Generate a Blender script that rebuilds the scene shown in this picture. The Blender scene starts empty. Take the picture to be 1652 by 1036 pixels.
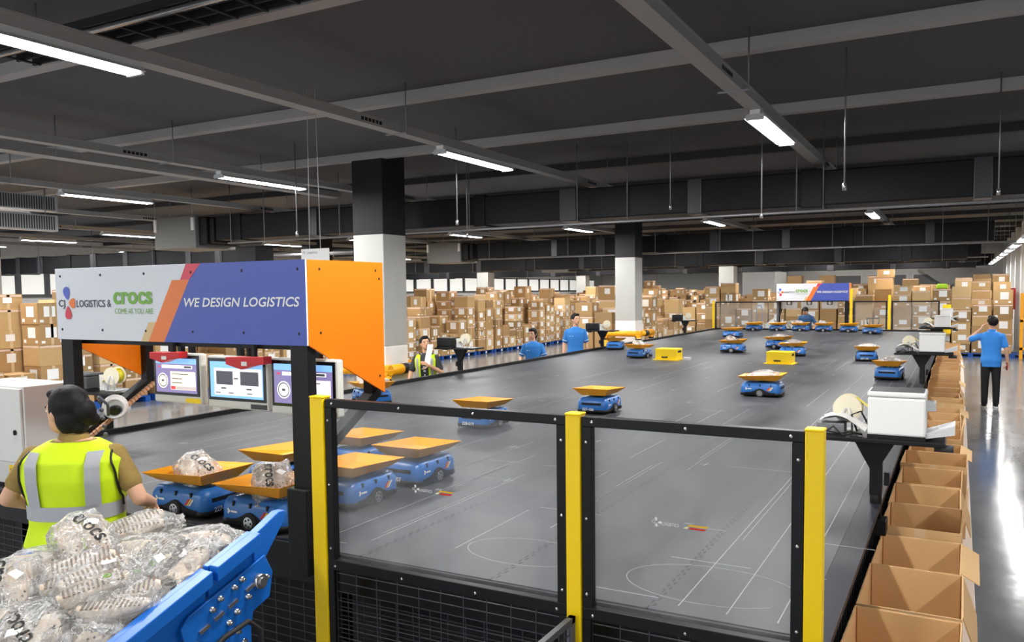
import bpy, bmesh, math, random
from mathutils import Vector, Matrix, Quaternion
from mathutils.bvhtree import BVHTree
random.seed(11)
SC = bpy.context.scene
COL = SC.collection
PI = math.pi

# ---------------------------------------------------------------- camera
FPX, PCY, CAM_H = 1322.1, 557.3, 2.36
yaw, pit, rol = 0.499534, 0.0646272, -0.0115714
fw = Vector((-math.sin(yaw)*math.cos(pit), math.cos(yaw)*math.cos(pit), -math.sin(pit)))
r0 = Vector((math.cos(yaw), math.sin(yaw), 0)); u0 = r0.cross(fw)
rt = math.cos(rol)*r0 + math.sin(rol)*u0; up = -math.sin(rol)*r0 + math.cos(rol)*u0
cd = bpy.data.cameras.new('camera'); cam = bpy.data.objects.new('camera', cd); COL.objects.link(cam)
cd.sensor_fit = 'HORIZONTAL'; cd.sensor_width = 36.0; cd.lens = FPX/1652*36.0
cd.shift_y = (PCY-518)/1652; cd.clip_start = 0.05; cd.clip_end = 300
M = Matrix((rt, up, -fw)).transposed().to_4x4(); M.translation = (0, 0, CAM_H)
cam.matrix_world = M
SC.camera = cam

# ---------------------------------------------------------------- world, exposure
w = bpy.data.worlds.new('hall_world'); SC.world = w; w.use_nodes = True
w.node_tree.nodes['Background'].inputs[0].default_value = (0.90, 0.95, 1.0, 1)
w.node_tree.nodes['Background'].inputs[1].default_value = 0.70
SC.view_settings.view_transform = 'Standard'; SC.view_settings.look = 'None'
SC.view_settings.gamma = 1.0; SC.view_settings.use_curve_mapping = False
SC.view_settings.exposure = 1.05
SC.cycles.max_bounces = 8; SC.cycles.diffuse_bounces = 4; SC.cycles.glossy_bounces = 3
SC.cycles.transparent_max_bounces = 24; SC.cycles.transmission_bounces = 4
SC.cycles.caustics_reflective = False; SC.cycles.caustics_refractive = False
SC.cycles.sample_clamp_indirect = 4.0
LAMP_W = 62.0

# ---------------------------------------------------------------- materials
MATS = {}
def srgb(r, g, b):
    f = lambda c: (c/255/12.92) if c/255 <= 0.04045 else ((c/255+0.055)/1.055)**2.4
    return (f(r), f(g), f(b), 1)
def mat(name, col, rough=0.5, metal=0.0, var=0.0, scale=8.0, bump=0.0, emit=0.0, spec=0.5, stretch=(1, 1, 1), alpha=None):
    if name in MATS: return MATS[name]
    m = bpy.data.materials.new(name); m.use_nodes = True; nt = m.node_tree
    b = nt.nodes['Principled BSDF']
    b.inputs['Base Color'].default_value = col; b.inputs['Roughness'].default_value = rough
    b.inputs['Metallic'].default_value = metal; b.inputs['Specular IOR Level'].default_value = spec
    if emit:
        b.inputs['Emission Color'].default_value = col; b.inputs['Emission Strength'].default_value = emit
    if var or bump:
        tc = nt.nodes.new('ShaderNodeTexCoord'); mp = nt.nodes.new('ShaderNodeMapping'); mp.inputs['Scale'].default_value = stretch
        n = nt.nodes.new('ShaderNodeTexNoise'); n.inputs['Scale'].default_value = scale; n.inputs['Detail'].default_value = 5
        nt.links.new(tc.outputs['Object'], mp.inputs[0]); nt.links.new(mp.outputs[0], n.inputs[0])
        if var:
            hs = nt.nodes.new('ShaderNodeMix'); hs.data_type = 'RGBA'
            hs.inputs[6].default_value = [max(0, c*(1-var)) for c in col[:3]]+[1]
            hs.inputs[7].default_value = [min(1, c*(1+var)) for c in col[:3]]+[1]
            nt.links.new(n.outputs[0], hs.inputs[0]); nt.links.new(hs.outputs[2], b.inputs['Base Color'])
        if bump:
            bp = nt.nodes.new('ShaderNodeBump'); bp.inputs['Strength'].default_value = bump; bp.inputs['Distance'].default_value = 0.01
            nt.links.new(n.outputs[0], bp.inputs['Height']); nt.links.new(bp.outputs[0], b.inputs['Normal'])
    MATS[name] = m
    return m
def clear_mat(name, tint, haze, gloss, rough, nscale=3.0, bump=0.0, hazecol=(0.9, 0.9, 0.9, 1), lo=0.4, hi=0.8, base=0.0, crease=0.0):
    m = bpy.data.materials.new(name); m.use_nodes = True; nt = m.node_tree; nt.nodes.clear()
    out = nt.nodes.new('ShaderNodeOutputMaterial'); tr = nt.nodes.new('ShaderNodeBsdfTransparent'); tr.inputs[0].default_value = tint
    df = nt.nodes.new('ShaderNodeBsdfDiffuse'); df.inputs[0].default_value = hazecol
    gl = nt.nodes.new('ShaderNodeBsdfGlossy'); gl.inputs['Roughness'].default_value = rough
    tc = nt.nodes.new('ShaderNodeTexCoord'); n = nt.nodes.new('ShaderNodeTexNoise'); n.inputs['Scale'].default_value = nscale
    n.inputs['Detail'].default_value = 6; n.inputs['Distortion'].default_value = 1.5
    nt.links.new(tc.outputs['Object'], n.inputs[0])
    mr = nt.nodes.new('ShaderNodeMapRange'); mr.inputs[1].default_value = lo; mr.inputs[2].default_value = hi
    mr.inputs[3].default_value = base; mr.inputs[4].default_value = haze
    nt.links.new(n.outputs[0], mr.inputs[0])
    m1 = nt.nodes.new('ShaderNodeMixShader'); m2 = nt.nodes.new('ShaderNodeMixShader'); fac = mr.outputs[0]
    if crease:      # milky folds of the plastic, also painting in its sharp highlight lines
        vo = nt.nodes.new('ShaderNodeTexVoronoi'); vo.feature = 'DISTANCE_TO_EDGE'; vo.inputs['Scale'].default_value = 9.5
        ad = nt.nodes.new('ShaderNodeMix'); ad.data_type = 'RGBA'; ad.blend_type = 'LINEAR_LIGHT'; ad.inputs[0].default_value = 0.12
        nt.links.new(tc.outputs['Object'], ad.inputs[6]); nt.links.new(n.outputs['Color'], ad.inputs[7]); nt.links.new(ad.outputs[2], vo.inputs['Vector'])
        cr = nt.nodes.new('ShaderNodeMapRange'); cr.inputs[1].default_value = 0.0; cr.inputs[2].default_value = 0.07; cr.inputs[3].default_value = crease; cr.inputs[4].default_value = 0.0
        nt.links.new(vo.outputs['Distance'], cr.inputs[0])
        mxm = nt.nodes.new('ShaderNodeMath'); mxm.operation = 'MAXIMUM'; nt.links.new(cr.outputs[0], mxm.inputs[0]); nt.links.new(mr.outputs[0], mxm.inputs[1]); fac = mxm.outputs[0]
    nt.links.new(fac, m1.inputs[0]); nt.links.new(tr.outputs[0], m1.inputs[1]); nt.links.new(df.outputs[0], m1.inputs[2])
    lw = nt.nodes.new('ShaderNodeLayerWeight'); lw.inputs[0].default_value = 0.25
    ml = nt.nodes.new('ShaderNodeMath'); ml.operation = 'MULTIPLY_ADD'; ml.inputs[1].default_value = gloss*1.5; ml.inputs[2].default_value = gloss*0.4
    nt.links.new(lw.outputs['Fresnel'], ml.inputs[0]); nt.links.new(ml.outputs[0], m2.inputs[0])
    nt.links.new(m1.outputs[0], m2.inputs[1]); nt.links.new(gl.outputs[0], m2.inputs[2]); nt.links.new(m2.outputs[0], out.inputs[0])
    if bump:
        n2 = nt.nodes.new('ShaderNodeTexNoise'); n2.inputs['Scale'].default_value = 14; n2.inputs['Detail'].default_value = 4; n2.inputs['Distortion'].default_value = 2.5
        nt.links.new(tc.outputs['Object'], n2.inputs[0])
        bp = nt.nodes.new('ShaderNodeBump'); bp.inputs['Strength'].default_value = bump; bp.inputs['Distance'].default_value = 0.04
        nt.links.new(n2.outputs[0], bp.inputs['Height'])
        for s in (gl, df): nt.links.new(bp.outputs[0], s.inputs['Normal'])
        nt.links.new(bp.outputs[0], lw.inputs['Normal'])
    MATS[name] = m
    return m

WHITE = mat('white_paint', srgb(232, 232, 230), 0.45)
BLACK = mat('black_steel', srgb(15, 15, 17), 0.45, 0.0, var=0.15, spec=0.3)
BLACKP = mat('black_plastic', srgb(20, 20, 22), 0.55, spec=0.3)
DGREY = mat('dark_grey_plastic', srgb(62, 64, 67), 0.5)
LGREY = mat('light_grey_plastic', srgb(200, 202, 204), 0.45)
YEL = mat('safety_yellow', srgb(255, 215, 0), 0.4)
ORANGE = mat('orange_panel', srgb(232, 120, 6), 0.35)
TRAY = mat('orange_tray', srgb(255, 168, 14), 0.45, var=0.08, scale=5)
RBLUE = mat('robot_blue', srgb(45, 108, 182), 0.32, var=0.06)
CBLUE = mat('conveyor_blue', srgb(20, 104, 196), 0.38, 0.05, var=0.08, scale=6)
STEEL = mat('bright_steel', srgb(200, 200, 202), 0.25, 0.9)
GALV = mat('galvanised_steel', srgb(150, 150, 152), 0.4, 0.6, var=0.15, scale=12)
RUBBER = mat('rubber', srgb(20, 20, 21), 0.7)
CARD = [mat('cardboard_%s' % n, srgb(*c), 0.8, var=0.07, scale=5, stretch=(1, 1, 4)) for n, c in
        (('tan', (192, 158, 108)), ('brown', (174, 138, 92)), ('pale', (210, 178, 128)), ('dull', (154, 124, 84)))]
CARDIN = mat('cardboard_open', srgb(210, 170, 120), 0.8, var=0.06, scale=4)
TAPE = mat('packing_tape', srgb(214, 186, 146), 0.25)
PAPER = mat('paper_label', srgb(240, 240, 238), 0.6)
PINK = mat('printed_band', srgb(226, 196, 178), 0.6, var=0.35, scale=45)
PALLET = mat('pallet_blue', srgb(18, 82, 170), 0.5)
SKIN = mat('skin', srgb(214, 164, 132), 0.55, var=0.05)
HAIR = mat('black_hair', srgb(20, 17, 17), 0.6, spec=0.25, var=0.3, scale=60, stretch=(1, 1, 0.1), bump=0.3)
POLO = mat('blue_polo', srgb(44, 120, 196), 0.8, var=0.08, scale=14, bump=0.25)
KHAKI = mat('khaki_cloth', srgb(150, 124, 66), 0.85, var=0.18, scale=60)
HIVIS = mat('hi_vis_yellow', srgb(208, 238, 12), 0.7, var=0.06, scale=9, bump=0.3)
REFL = mat('reflective_band', srgb(172, 174, 178), 0.4, 0.1, var=0.06, scale=20)
TROUS = mat('black_trousers', srgb(22, 22, 26), 0.85, var=0.2, scale=12, bump=0.2)
TEE = mat('dark_tee', srgb(52, 56, 62), 0.85)
EYEW = mat('eye_white', srgb(235, 232, 228), 0.3); IRIS = mat('iris', srgb(24, 16, 12), 0.2); LIP = mat('lips', srgb(178, 96, 88), 0.5)
TUBE = mat('lit_tube', (1, 1, 1, 1), 0.5, emit=9.0)
TUBE.node_tree.nodes['Principled BSDF'].inputs['Emission Color'].default_value = (1, 1, 1, 1)
CEIL = mat('black_ceiling', srgb(84, 83, 86), 0.75, var=0.06, scale=0.6)
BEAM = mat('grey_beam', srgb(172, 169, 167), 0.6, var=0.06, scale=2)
TRUNK = mat('grey_trunking', srgb(164, 164, 163), 0.5, 0.0)
DUCT = mat('black_duct', srgb(27, 28, 32), 0.5, 0.0, var=0.15, scale=1.5, spec=0.18)
DUCTB = mat('duct_flange', srgb(50, 51, 56), 0.35, 0.0)
CONC = mat('raw_concrete', srgb(174, 174, 170), 0.8, var=0.10, scale=2.5, stretch=(1, 1, 0.4), bump=0.15)
COLW = mat('column_white', srgb(236, 236, 234), 0.6, var=0.03, scale=3)
COLD = mat('column_dark_paint', srgb(44, 44, 46), 0.75, spec=0.2)
PANE = clear_mat('clear_panel', (0.93, 0.94, 0.94, 1), 0.14, 0.06, 0.03, nscale=2.2, lo=0.45, hi=0.8, base=0.055)
BAG = clear_mat('clear_bag', (0.985, 0.985, 0.98, 1), 0.55, 0.26, 0.10, nscale=6.5, bump=0.9, lo=0.42, hi=0.75, base=0.12, hazecol=(0.95, 0.95, 0.94, 1), crease=0.55)
CLOG = mat('beige_clog', srgb(226, 208, 186), 0.6, var=0.04)
CLOGD = mat('clog_dark', srgb(120, 100, 84), 0.7)
GLASSW = mat('daylight_glass', (0.93, 0.93, 0.88, 1), 0.3, emit=0.26)
INK = mat('black_ink', srgb(22, 22, 22), 0.5)

def floor_mat():
    m = mat('polished_floor', srgb(150, 153, 156), 0.2, spec=0.3); nt = m.node_tree; b = nt.nodes['Principled BSDF']
    tc = nt.nodes.new('ShaderNodeTexCoord'); mp = nt.nodes.new('ShaderNodeMapping'); mp.inputs['Scale'].default_value = (1.6, 0.5, 1)
    n = nt.nodes.new('ShaderNodeTexNoise'); n.inputs['Scale'].default_value = 1.2; n.inputs['Detail'].default_value = 7
    n2 = nt.nodes.new('ShaderNodeTexNoise'); n2.inputs['Scale'].default_value = 3.0; n2.inputs['Detail'].default_value = 3
    nt.links.new(tc.outputs['Object'], mp.inputs[0]); nt.links.new(mp.outputs[0], n.inputs[0]); nt.links.new(tc.outputs['Object'], n2.inputs[0])
    r = nt.nodes.new('ShaderNodeValToRGB'); r.color_ramp.elements[0].color = srgb(106, 109, 113); r.color_ramp.elements[1].color = srgb(138, 141, 144)
    r.color_ramp.elements[0].position = 0.3; r.color_ramp.elements[1].position = 0.7
    nt.links.new(n.outputs[0], r.inputs[0]); nt.links.new(r.outputs[0], b.inputs['Base Color'])
    q = nt.nodes.new('ShaderNodeMapRange'); q.inputs[3].default_value = 0.09; q.inputs[4].default_value = 0.22
    nt.links.new(n.outputs[0], q.inputs[0]); nt.links.new(q.outputs[0], b.inputs['Roughness'])
    bp = nt.nodes.new('ShaderNodeBump'); bp.inputs['Strength'].default_value = 0.10; bp.inputs['Distance'].default_value = 0.03
    nt.links.new(n2.outputs[0], bp.inputs['Height']); nt.links.new(bp.outputs[0], b.inputs['Normal'])
    return m
FLOOR = floor_mat()

def mat_mat():   # interlocking dark rubber mats: seams every 1.2 m along, 1.2 m across
    m = mat('rubber_mat', srgb(88, 89, 93), 0.52, spec=0.14); nt = m.node_tree; b = nt.nodes['Principled BSDF']; L = nt.links
    tc = nt.nodes.new('ShaderNodeTexCoord'); sp = nt.nodes.new('ShaderNodeSeparateXYZ'); L.new(tc.outputs['Object'], sp.inputs[0])
    def mth(op, a, bb=None, c=None):
        n = nt.nodes.new('ShaderNodeMath'); n.operation = op
        for i, v in enumerate((a, bb, c)):
            if v is None: continue
            if hasattr(v, 'is_linked'): L.new(v, n.inputs[i])
            else: n.inputs[i].default_value = v
        return n.outputs[0]
    def seam(u, v, off, per):
        saw = mth('PINGPONG', mth('MULTIPLY', v, 1.0), 0.035)
        jag = mth('SUBTRACT', mth('GREATER_THAN', saw, 0.0175), 0.5)
        x = mth("ADD", mth("ADD", u, mth("MULTIPLY", jag, 0.018)), off)
        d = mth("PINGPONG", x, per/2)
        return mth('LESS_THAN', d, 0.0055)
    s1 = seam(sp.outputs[0], sp.outputs[1], 1.1, 0.75); s2 = seam(sp.outputs[1], sp.outputs[0], 0.2, 1.1)
    s = mth('MAXIMUM', s1, mth('MULTIPLY', s2, 0.45))
    n = nt.nodes.new('ShaderNodeTexNoise'); n.inputs['Scale'].default_value = 1.3; n.inputs['Detail'].default_value = 8
    mp = nt.nodes.new('ShaderNodeMapping'); mp.inputs['Scale'].default_value = (2.2, 0.8, 1)
    L.new(tc.outputs['Object'], mp.inputs[0]); L.new(mp.outputs[0], n.inputs[0])
    r = nt.nodes.new('ShaderNodeValToRGB'); r.color_ramp.elements[0].color = srgb(54, 55, 59); r.color_ramp.elements[1].color = srgb(82, 83, 87)
    r.color_ramp.elements[0].position = 0.32; r.color_ramp.elements[1].position = 0.68; L.new(n.outputs[0], r.inputs[0])
    mx = nt.nodes.new('ShaderNodeMix'); mx.data_type = 'RGBA'; L.new(s, mx.inputs[0]); L.new(r.outputs[0], mx.inputs[6]); mx.inputs[7].default_value = srgb(34, 34, 36)
    L.new(mx.outputs[2], b.inputs['Base Color'])
    q = nt.nodes.new('ShaderNodeMapRange'); q.inputs[3].default_value = 0.36; q.inputs[4].default_value = 0.55; L.new(n.outputs[0], q.inputs[0]); L.new(q.outputs[0], b.inputs['Roughness'])
    return m
MATM = mat_mat()

# ---------------------------------------------------------------- mesh helpers
class MB:
    def __init__(s): s.v = []; s.f = []; s.m = []; s.sm = []
    def add(s, vs, fs, m=0, smooth=False, X=None):
        o = len(s.v)
        s.v += [tuple(X @ Vector(p)) if X is not None else tuple(p) for p in vs]
        for f in fs: s.f.append([i+o for i in f]); s.m.append(m); s.sm.append(smooth)
        return s
    def box(s, x0, x1, y0, y1, z0, z1, m=0, X=None):
        v = [(x0, y0, z0), (x1, y0, z0), (x1, y1, z0), (x0, y1, z0), (x0, y0, z1), (x1, y0, z1), (x1, y1, z1), (x0, y1, z1)]
        return s.add(v, [(3, 2, 1, 0), (4, 5, 6, 7), (0, 1, 5, 4), (1, 2, 6, 5), (2, 3, 7, 6), (3, 0, 4, 7)], m, X=X)
    def bar(s, p, q, a, b, m=0, ref=(0, 0, 1)):
        p = Vector(p); q = Vector(q); d = (q-p); L = d.length; d.normalize()
        x = Vector(ref).cross(d)
        if x.length < 1e-4: x = Vector((1, 0, 0)).cross(d)
        x.normalize(); y = d.cross(x)
        X = Matrix((x, y, d)).transposed().to_4x4(); X.translation = p
        return s.box(-a/2, a/2, -b/2, b/2, 0, L, m, X)
    def loft(s, rings, m=0, cap=True, smooth=True, closed=True):
        n = len(rings[0]); vs = [p for r in rings for p in r]; fs = []
        for i in range(len(rings)-1):
            for j in range(n if closed else n-1):
                k = (j+1) % n
                fs.append((i*n+j, i*n+k, (i+1)*n+k, (i+1)*n+j))
        s.add(vs, fs, m, smooth)
        if cap:
            o = len(s.v)-len(vs)
            s.f.append([o+j for j in range(n)][::-1]); s.m.append(m); s.sm.append(False)
            s.f.append([o+(len(rings)-1)*n+j for j in range(n)]); s.m.append(m); s.sm.append(False)
        return s
    def path(s, pts, r, n=8, m=0, cap=True):
        pts = [Vector(p) for p in pts]; rings = []; prev = None
        for i, p in enumerate(pts):
            d = (pts[min(i+1, len(pts)-1)]-pts[max(i-1, 0)]).normalized()
            if prev is None:
                x = d.cross(Vector((0, 0, 1)))
                if x.length < 0.05: x = d.cross(Vector((0, 1, 0)))
            else: x = prev - d*prev.dot(d)
            x.normalize(); prev = x; y = d.cross(x)
            rr = r[i] if isinstance(r, (list, tuple)) else r
            rings.append([p+x*rr*math.cos(2*PI*j/n)+y*rr*math.sin(2*PI*j/n) for j in range(n)])
        return s.loft(rings, m, cap)
    def tube(s, p, q, r, n=10, m=0, r2=None): return s.path([p, q], [r, r if r2 is None else r2], n, m)
    def ell(s, c, r, m=0, nu=14, nv=9, X=None):
        vs = []; fs = []
        for i in range(nv+1):
            t = PI*i/nv
            for j in range(nu):
                a = 2*PI*j/nu
                vs.append((c[0]+r[0]*math.sin(t)*math.cos(a), c[1]+r[1]*math.sin(t)*math.sin(a), c[2]+r[2]*math.cos(t)))
        for i in range(nv):
            for j in range(nu):
                k = (j+1) % nu; fs.append((i*nu+j, (i+1)*nu+j, (i+1)*nu+k, i*nu+k))
        return s.add(vs, fs, m, True, X)
    def prism(s, poly, y0, y1, m=0, X=None):   # poly in (x, z), extruded along y
        n = len(poly)
        vs = [(a, y0, b) for a, b in poly]+[(a, y1, b) for a, b in poly]
        fs = [list(range(n)), list(range(2*n-1, n-1, -1))]+[(i, i+n, (i+1) % n+n, (i+1) % n) for i in range(n)]
        return s.add(vs, fs, m, X=X)
    def mesh(s, name, mats):
        me = bpy.data.meshes.new(name); me.from_pydata(s.v, [], s.f)
        for q in (mats if isinstance(mats, (list, tuple)) else [mats]): me.materials.append(q)
        me.polygons.foreach_set('material_index', s.m); me.polygons.foreach_set('use_smooth', s.sm)
        me.update(); return me
    def build(s, name, mats, parent=None, bevel=0, loc=None, seg=2):
        o = bpy.data.objects.new(name, s.mesh(name, mats)); COL.objects.link(o)
        if parent is not None: o.parent = parent
        if loc is not None: o.location = loc
        if bevel:
            b = o.modifiers.new('b', 'BEVEL'); b.width = bevel; b.segments = seg; b.limit_method = 'ANGLE'; b.angle_limit = 0.6
        return o
LABELS = {}
def tag(o, label, cat, group=None):
    o['label'] = label; o['category'] = cat
    if group: o['group'] = group
    return o
def thing(name, label, cat, loc=(0, 0, 0), rz=0.0, group=None):
    o = bpy.data.objects.new(name, None); COL.objects.link(o); o.empty_display_size = 0.1
    o.location = loc; o.rotation_euler = (0, 0, rz); return tag(o, label, cat, group)
KIDS = {}
def kids(o):
    return [c for c in bpy.data.objects if c.parent == o]
def tree(o): return (o, [tree(c) for c in kids(o)])
def dup_tree(t, parent=None):
    o, ch = t; c = o.copy(); COL.objects.link(c)
    if parent is not None: c.parent = parent; c.matrix_parent_inverse = o.matrix_parent_inverse.copy()
    for x in ch: dup_tree(x, c)
    return c
def struct(o): o['kind'] = 'structure'; return o
ORD = 'first second third fourth fifth sixth seventh eighth ninth tenth eleventh twelfth thirteenth fourteenth fifteenth sixteenth seventeenth eighteenth nineteenth twentieth'.split()
TENS = {20: 'twenty', 30: 'thirty', 40: 'forty', 50: 'fifty', 60: 'sixty'}
def nth(i):
    if i < 20: return ORD[i]
    t = (i+1)//10*10; u = (i+1) % 10
    if u == 0: return {30: 'thirtieth', 40: 'fortieth', 50: 'fiftieth', 60: 'sixtieth'}[t]
    return TENS[t]+'-'+ORD[u-1]

def text_mb(mb, s, X, width=None, height=None, m=0, shear=0.0, offset=0.0, ext=0.0, proj=None):
    """lettering: local x to the right, y up; X maps local to the target frame; width/height stretch the line of text"""
    cu = bpy.data.curves.new('t', 'FONT'); cu.body = s; cu.size = 1; cu.shear = shear; cu.offset = offset; cu.extrude = 0; cu.resolution_u = 3
    o = bpy.data.objects.new('t', cu); COL.objects.link(o)
    bpy.context.view_layer.update()
    me = bpy.data.meshes.new_from_object(o.evaluated_get(bpy.context.evaluated_depsgraph_get()))
    bpy.data.objects.remove(o); bpy.data.curves.remove(cu)
    if len(me.vertices):
        xs = [v.co.x for v in me.vertices]; ys = [v.co.y for v in me.vertices]
        x0, x1, y0, y1 = min(xs), max(xs), min(ys), max(ys)
        sx = width/(x1-x0) if width else None; sy = height/(y1-y0) if height else None
        sx = sx or sy; sy = sy or sx
        vs = [X @ Vector(((v.co.x-x0)*sx, (v.co.y-y0)*sy, ext)) for v in me.vertices]
        if proj: vs = [proj(v) for v in vs]
        mb.add(vs, [list(p.vertices) for p in me.polygons], m)
    bpy.data.meshes.remove(me)
def frame(o, x, y):   # matrix with local x -> x, local y -> y, normal x cross y
    x = Vector(x).normalized(); y = Vector(y).normalized(); z = x.cross(y)
    X = Matrix((x, y, z)).transposed().to_4x4(); X.translation = Vector(o); return X
def petal(mb, c, ang, L, W, X, m):   # tear drop, round end outwards
    pts = []
    for i in range(24):
        t = 2*PI*i/24; r = (1-math.cos(t))/2
        px = L*(r); py = W*math.sin(t)*(0.35+0.65*r)*0.62
        pts.append(Vector((c[0]+px*math.cos(ang)-py*math.sin(ang), c[1]+px*math.sin(ang)+py*math.cos(ang), 0.0)))
    mb.add([X @ p for p in pts], [list(range(24))], m)

# ---------------------------------------------------------------- the setting
def slab(name, b, m, bevel=0): return struct(MB().box(*b).build(name, m, bevel=bevel))
slab('floor', (-36, 16, -8, 80, -0.1, 0), FLOOR)
slab('ceiling', (-36, 16, -8, 80, 4.66, 4.80), CEIL)
WALLW = mat('wall_white', srgb(222, 223, 222), 0.7, var=0.03)
slab('wall_right', (2.2, 2.4, 32, 48, 0, 4.66), WALLW)
slab('wall_jog', (2.4, 16, 32, 32.2, 0, 4.66), WALLW)
slab('wall_side', (15.8, 16, -8, 32, 0, 4.66), mat('wall_grey', srgb(120, 121, 122), 0.7, var=0.03))
slab('wall_far', (-11, 2.4, 48, 48.2, 0, 4.66), WALLW)
slab('wall_return', (-11, -10.8, 48.2, 78, 0, 4.66), WALLW)
slab('wall_back', (-32, -11, 78, 78.2, 0, 4.66), WALLW)
slab('wall_left', (-32.2, -32, -8, 78, 0, 4.66), WALLW)
SHADE_BEAM = mat('shaded_beam', srgb(60, 60, 62), 0.7)  # darker copy of the beam grey, painting in the gloom of the far ceiling
for k in range(-1, 16):
    y = 1.95+2.94*k
    struct(MB().box(-32, 14, y-0.075, y+0.075, 4.54, 4.659).build('ceiling_beam', BEAM if k < 4 else SHADE_BEAM))
for k, (x, y) in enumerate([(3.3, 10.72)]+[(-8.2, 10.72+11.75*i) for i in range(4)]+[(-19.95, 10.72+11.75*i) for i in range(4)]):
    if x > 0: continue
    b = MB(); b.box(x-0.62, x, y, y+0.62, 0, 1.5, 0).box(x-0.618, x-0.002, y+0.002, y+0.618, 1.5, 3.33, 1).box(x-0.62, x, y, y+0.62, 3.33, 4.66, 2)
    struct(b.build('column', [COLW, CONC, COLD], bevel=0.012))
for k in range(5):                                   # pilasters on the far part of the wall beside the lane
    y = 33.2+3.3*k
    struct(MB().box(1.85, 2.2, y, y+0.5, 0, 4.6).build('wall_pilaster', MATS['wall_white'], bevel=0.01))
# windows: upper band in the long side wall, upper band in the end wall
FRG = mat('window_frame_grey', srgb(84, 86, 90), 0.5); wn = 0
for y, wd in [(17.0+1.15*k, 0.44) for k in range(8)]+[(44.0+2.05*k, 0.82) for k in range(16)]:
    wn += 1
    win = MB().box(-32, -31.9, y-wd-0.14, y+wd+0.14, 2.38, 3.5).build('window_%d' % wn, FRG); struct(win)
    MB().box(-31.9, -31.88, y-wd, y+wd, 2.5, 3.42).build('pane', GLASSW, win)
    if y > 40 and wn % 3 != 1:
        wn += 1
        win = MB().box(-32, -31.93, y-wd-0.1, y+wd+0.1, 1.5, 2.2).build('window_%d' % wn, FRG); struct(win)
        MB().box(-31.93, -31.91, y-wd, y+wd, 1.58, 2.12).build('pane', mat('bright_daylight', (0.9, 0.97, 1, 1), 0.3, emit=0.5), win)
DARKG = mat('dark_window', srgb(112, 114, 116), 0.15)
for k in range(3):
    x = -5.6+2.2*k
    win = MB().box(x-1.0, x+1.0, 47.9, 48, 2.2, 3.1).build('window_%d' % (wn+1+k), WHITE); struct(win)
    MB().box(x-0.92, x+0.92, 47.88, 47.9, 2.26, 3.04).build('pane', DARKG, win)
for n, b in (('baseboard_right', (2.12, 2.2, 32, 48, 0, 0.12)), ('baseboard_far', (-10.8, 2.2, 47.92, 48, 0, 0.12))):
    slab(n, b, MATS['window_frame_grey'])
b = MB().prism([(-1.9, 3.35), (0.75, 3.35), (-0.55, 2.35)], 47.2, 47.9); struct(b.build('trim_1', mat('gable_grey', srgb(150, 150, 148), 0.7)))

# ---------------------------------------------------------------- ceiling services
def fixture():
    t = thing('tube_light', '', 'light')
    b = MB(); b.prism([(-0.05, 0), (0.05, 0), (0.05, 0.045), (-0.05, 0.045)], -0.85, 0.85)
    b.prism([(-0.05, 0.0), (0.05, 0.0), (0.11, -0.035), (0.105, -0.04), (0.048, -0.004), (-0.048, -0.004), (-0.105, -0.04), (-0.11, -0.035)], -0.85, 0.85)
    b.build('housing', WHITE, t)
    for sx in (-0.05, 0.05):
        MB().tube((sx, -0.82, -0.035), (sx, 0.82, -0.035), 0.018, 8).build('tube', TUBE, t)
    for y in (-0.84, 0.84): MB().box(-0.085, 0.085, y-0.015, y+0.015, -0.055, 0.0).build('end_cap', LGREY, t)
    ld = bpy.data.lights.new('lamp', 'AREA'); ld.shape = 'RECTANGLE'; ld.size = 0.16; ld.size_y = 1.6; ld.energy = LAMP_W; ld.color = (1, 0.985, 0.96)
    lo = bpy.data.objects.new('lamp', ld); COL.objects.link(lo); lo.parent = t; lo.location = (0, 0, -0.06)
    return t
FX = fixture(); FXT = tree(FX); first = True
SIDE_L = bpy.data.lights.new('lamp', 'AREA'); SIDE_L.shape = 'RECTANGLE'; SIDE_L.size = 0.16; SIDE_L.size_y = 1.6; SIDE_L.energy = 14; SIDE_L.color = (1, 0.985, 0.96)
RX = [3.0, -1.8, -5.5, -9.25, -12.9, -16.6, -20.2, -23.9, -27.6]; RY = [3.35+5.83*k for k in range(-1, 12)]  # first row is added out of view to brighten the lane and plinth
RN = ['added out of view over the lane', 'above the open cartons', 'above the platform middle', 'along the aisle', 'beside the fan unit', 'over the pallet row', 'behind the pallet row', 'near the window wall', 'closest to the window wall']
for j, x in enumerate(RX):
    for k, y in enumerate(RY):
        if k == 0 and j not in (0, 1, 2, 3): continue
        if k > 8 and j < 5 or (j == 0 and k > 5): continue
        o = FX if first else dup_tree(FXT); first = False
        o.location = (x, y, 4.08); tag(o, 'lit tube light, %s under the trunking %s' % (nth(k), RN[j]), 'light', 'tube lights under the trunking')
for k in range(9):
    o = dup_tree(FXT); o.location = (1.25, 19+3.05*k, 3.45)
    tag(o, 'lit twin tube light over the lane by the white wall, %s from the front' % nth(k), 'light', 'tube lights over the lane')
    MB().tube((0, 0, 0.045), (0, 0, 1.20), 0.006, 6).build('suspension_rod', GALV, o)
    lm = [q for q in kids(o) if q.type == 'LIGHT'][0]; lm.data = SIDE_L
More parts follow.
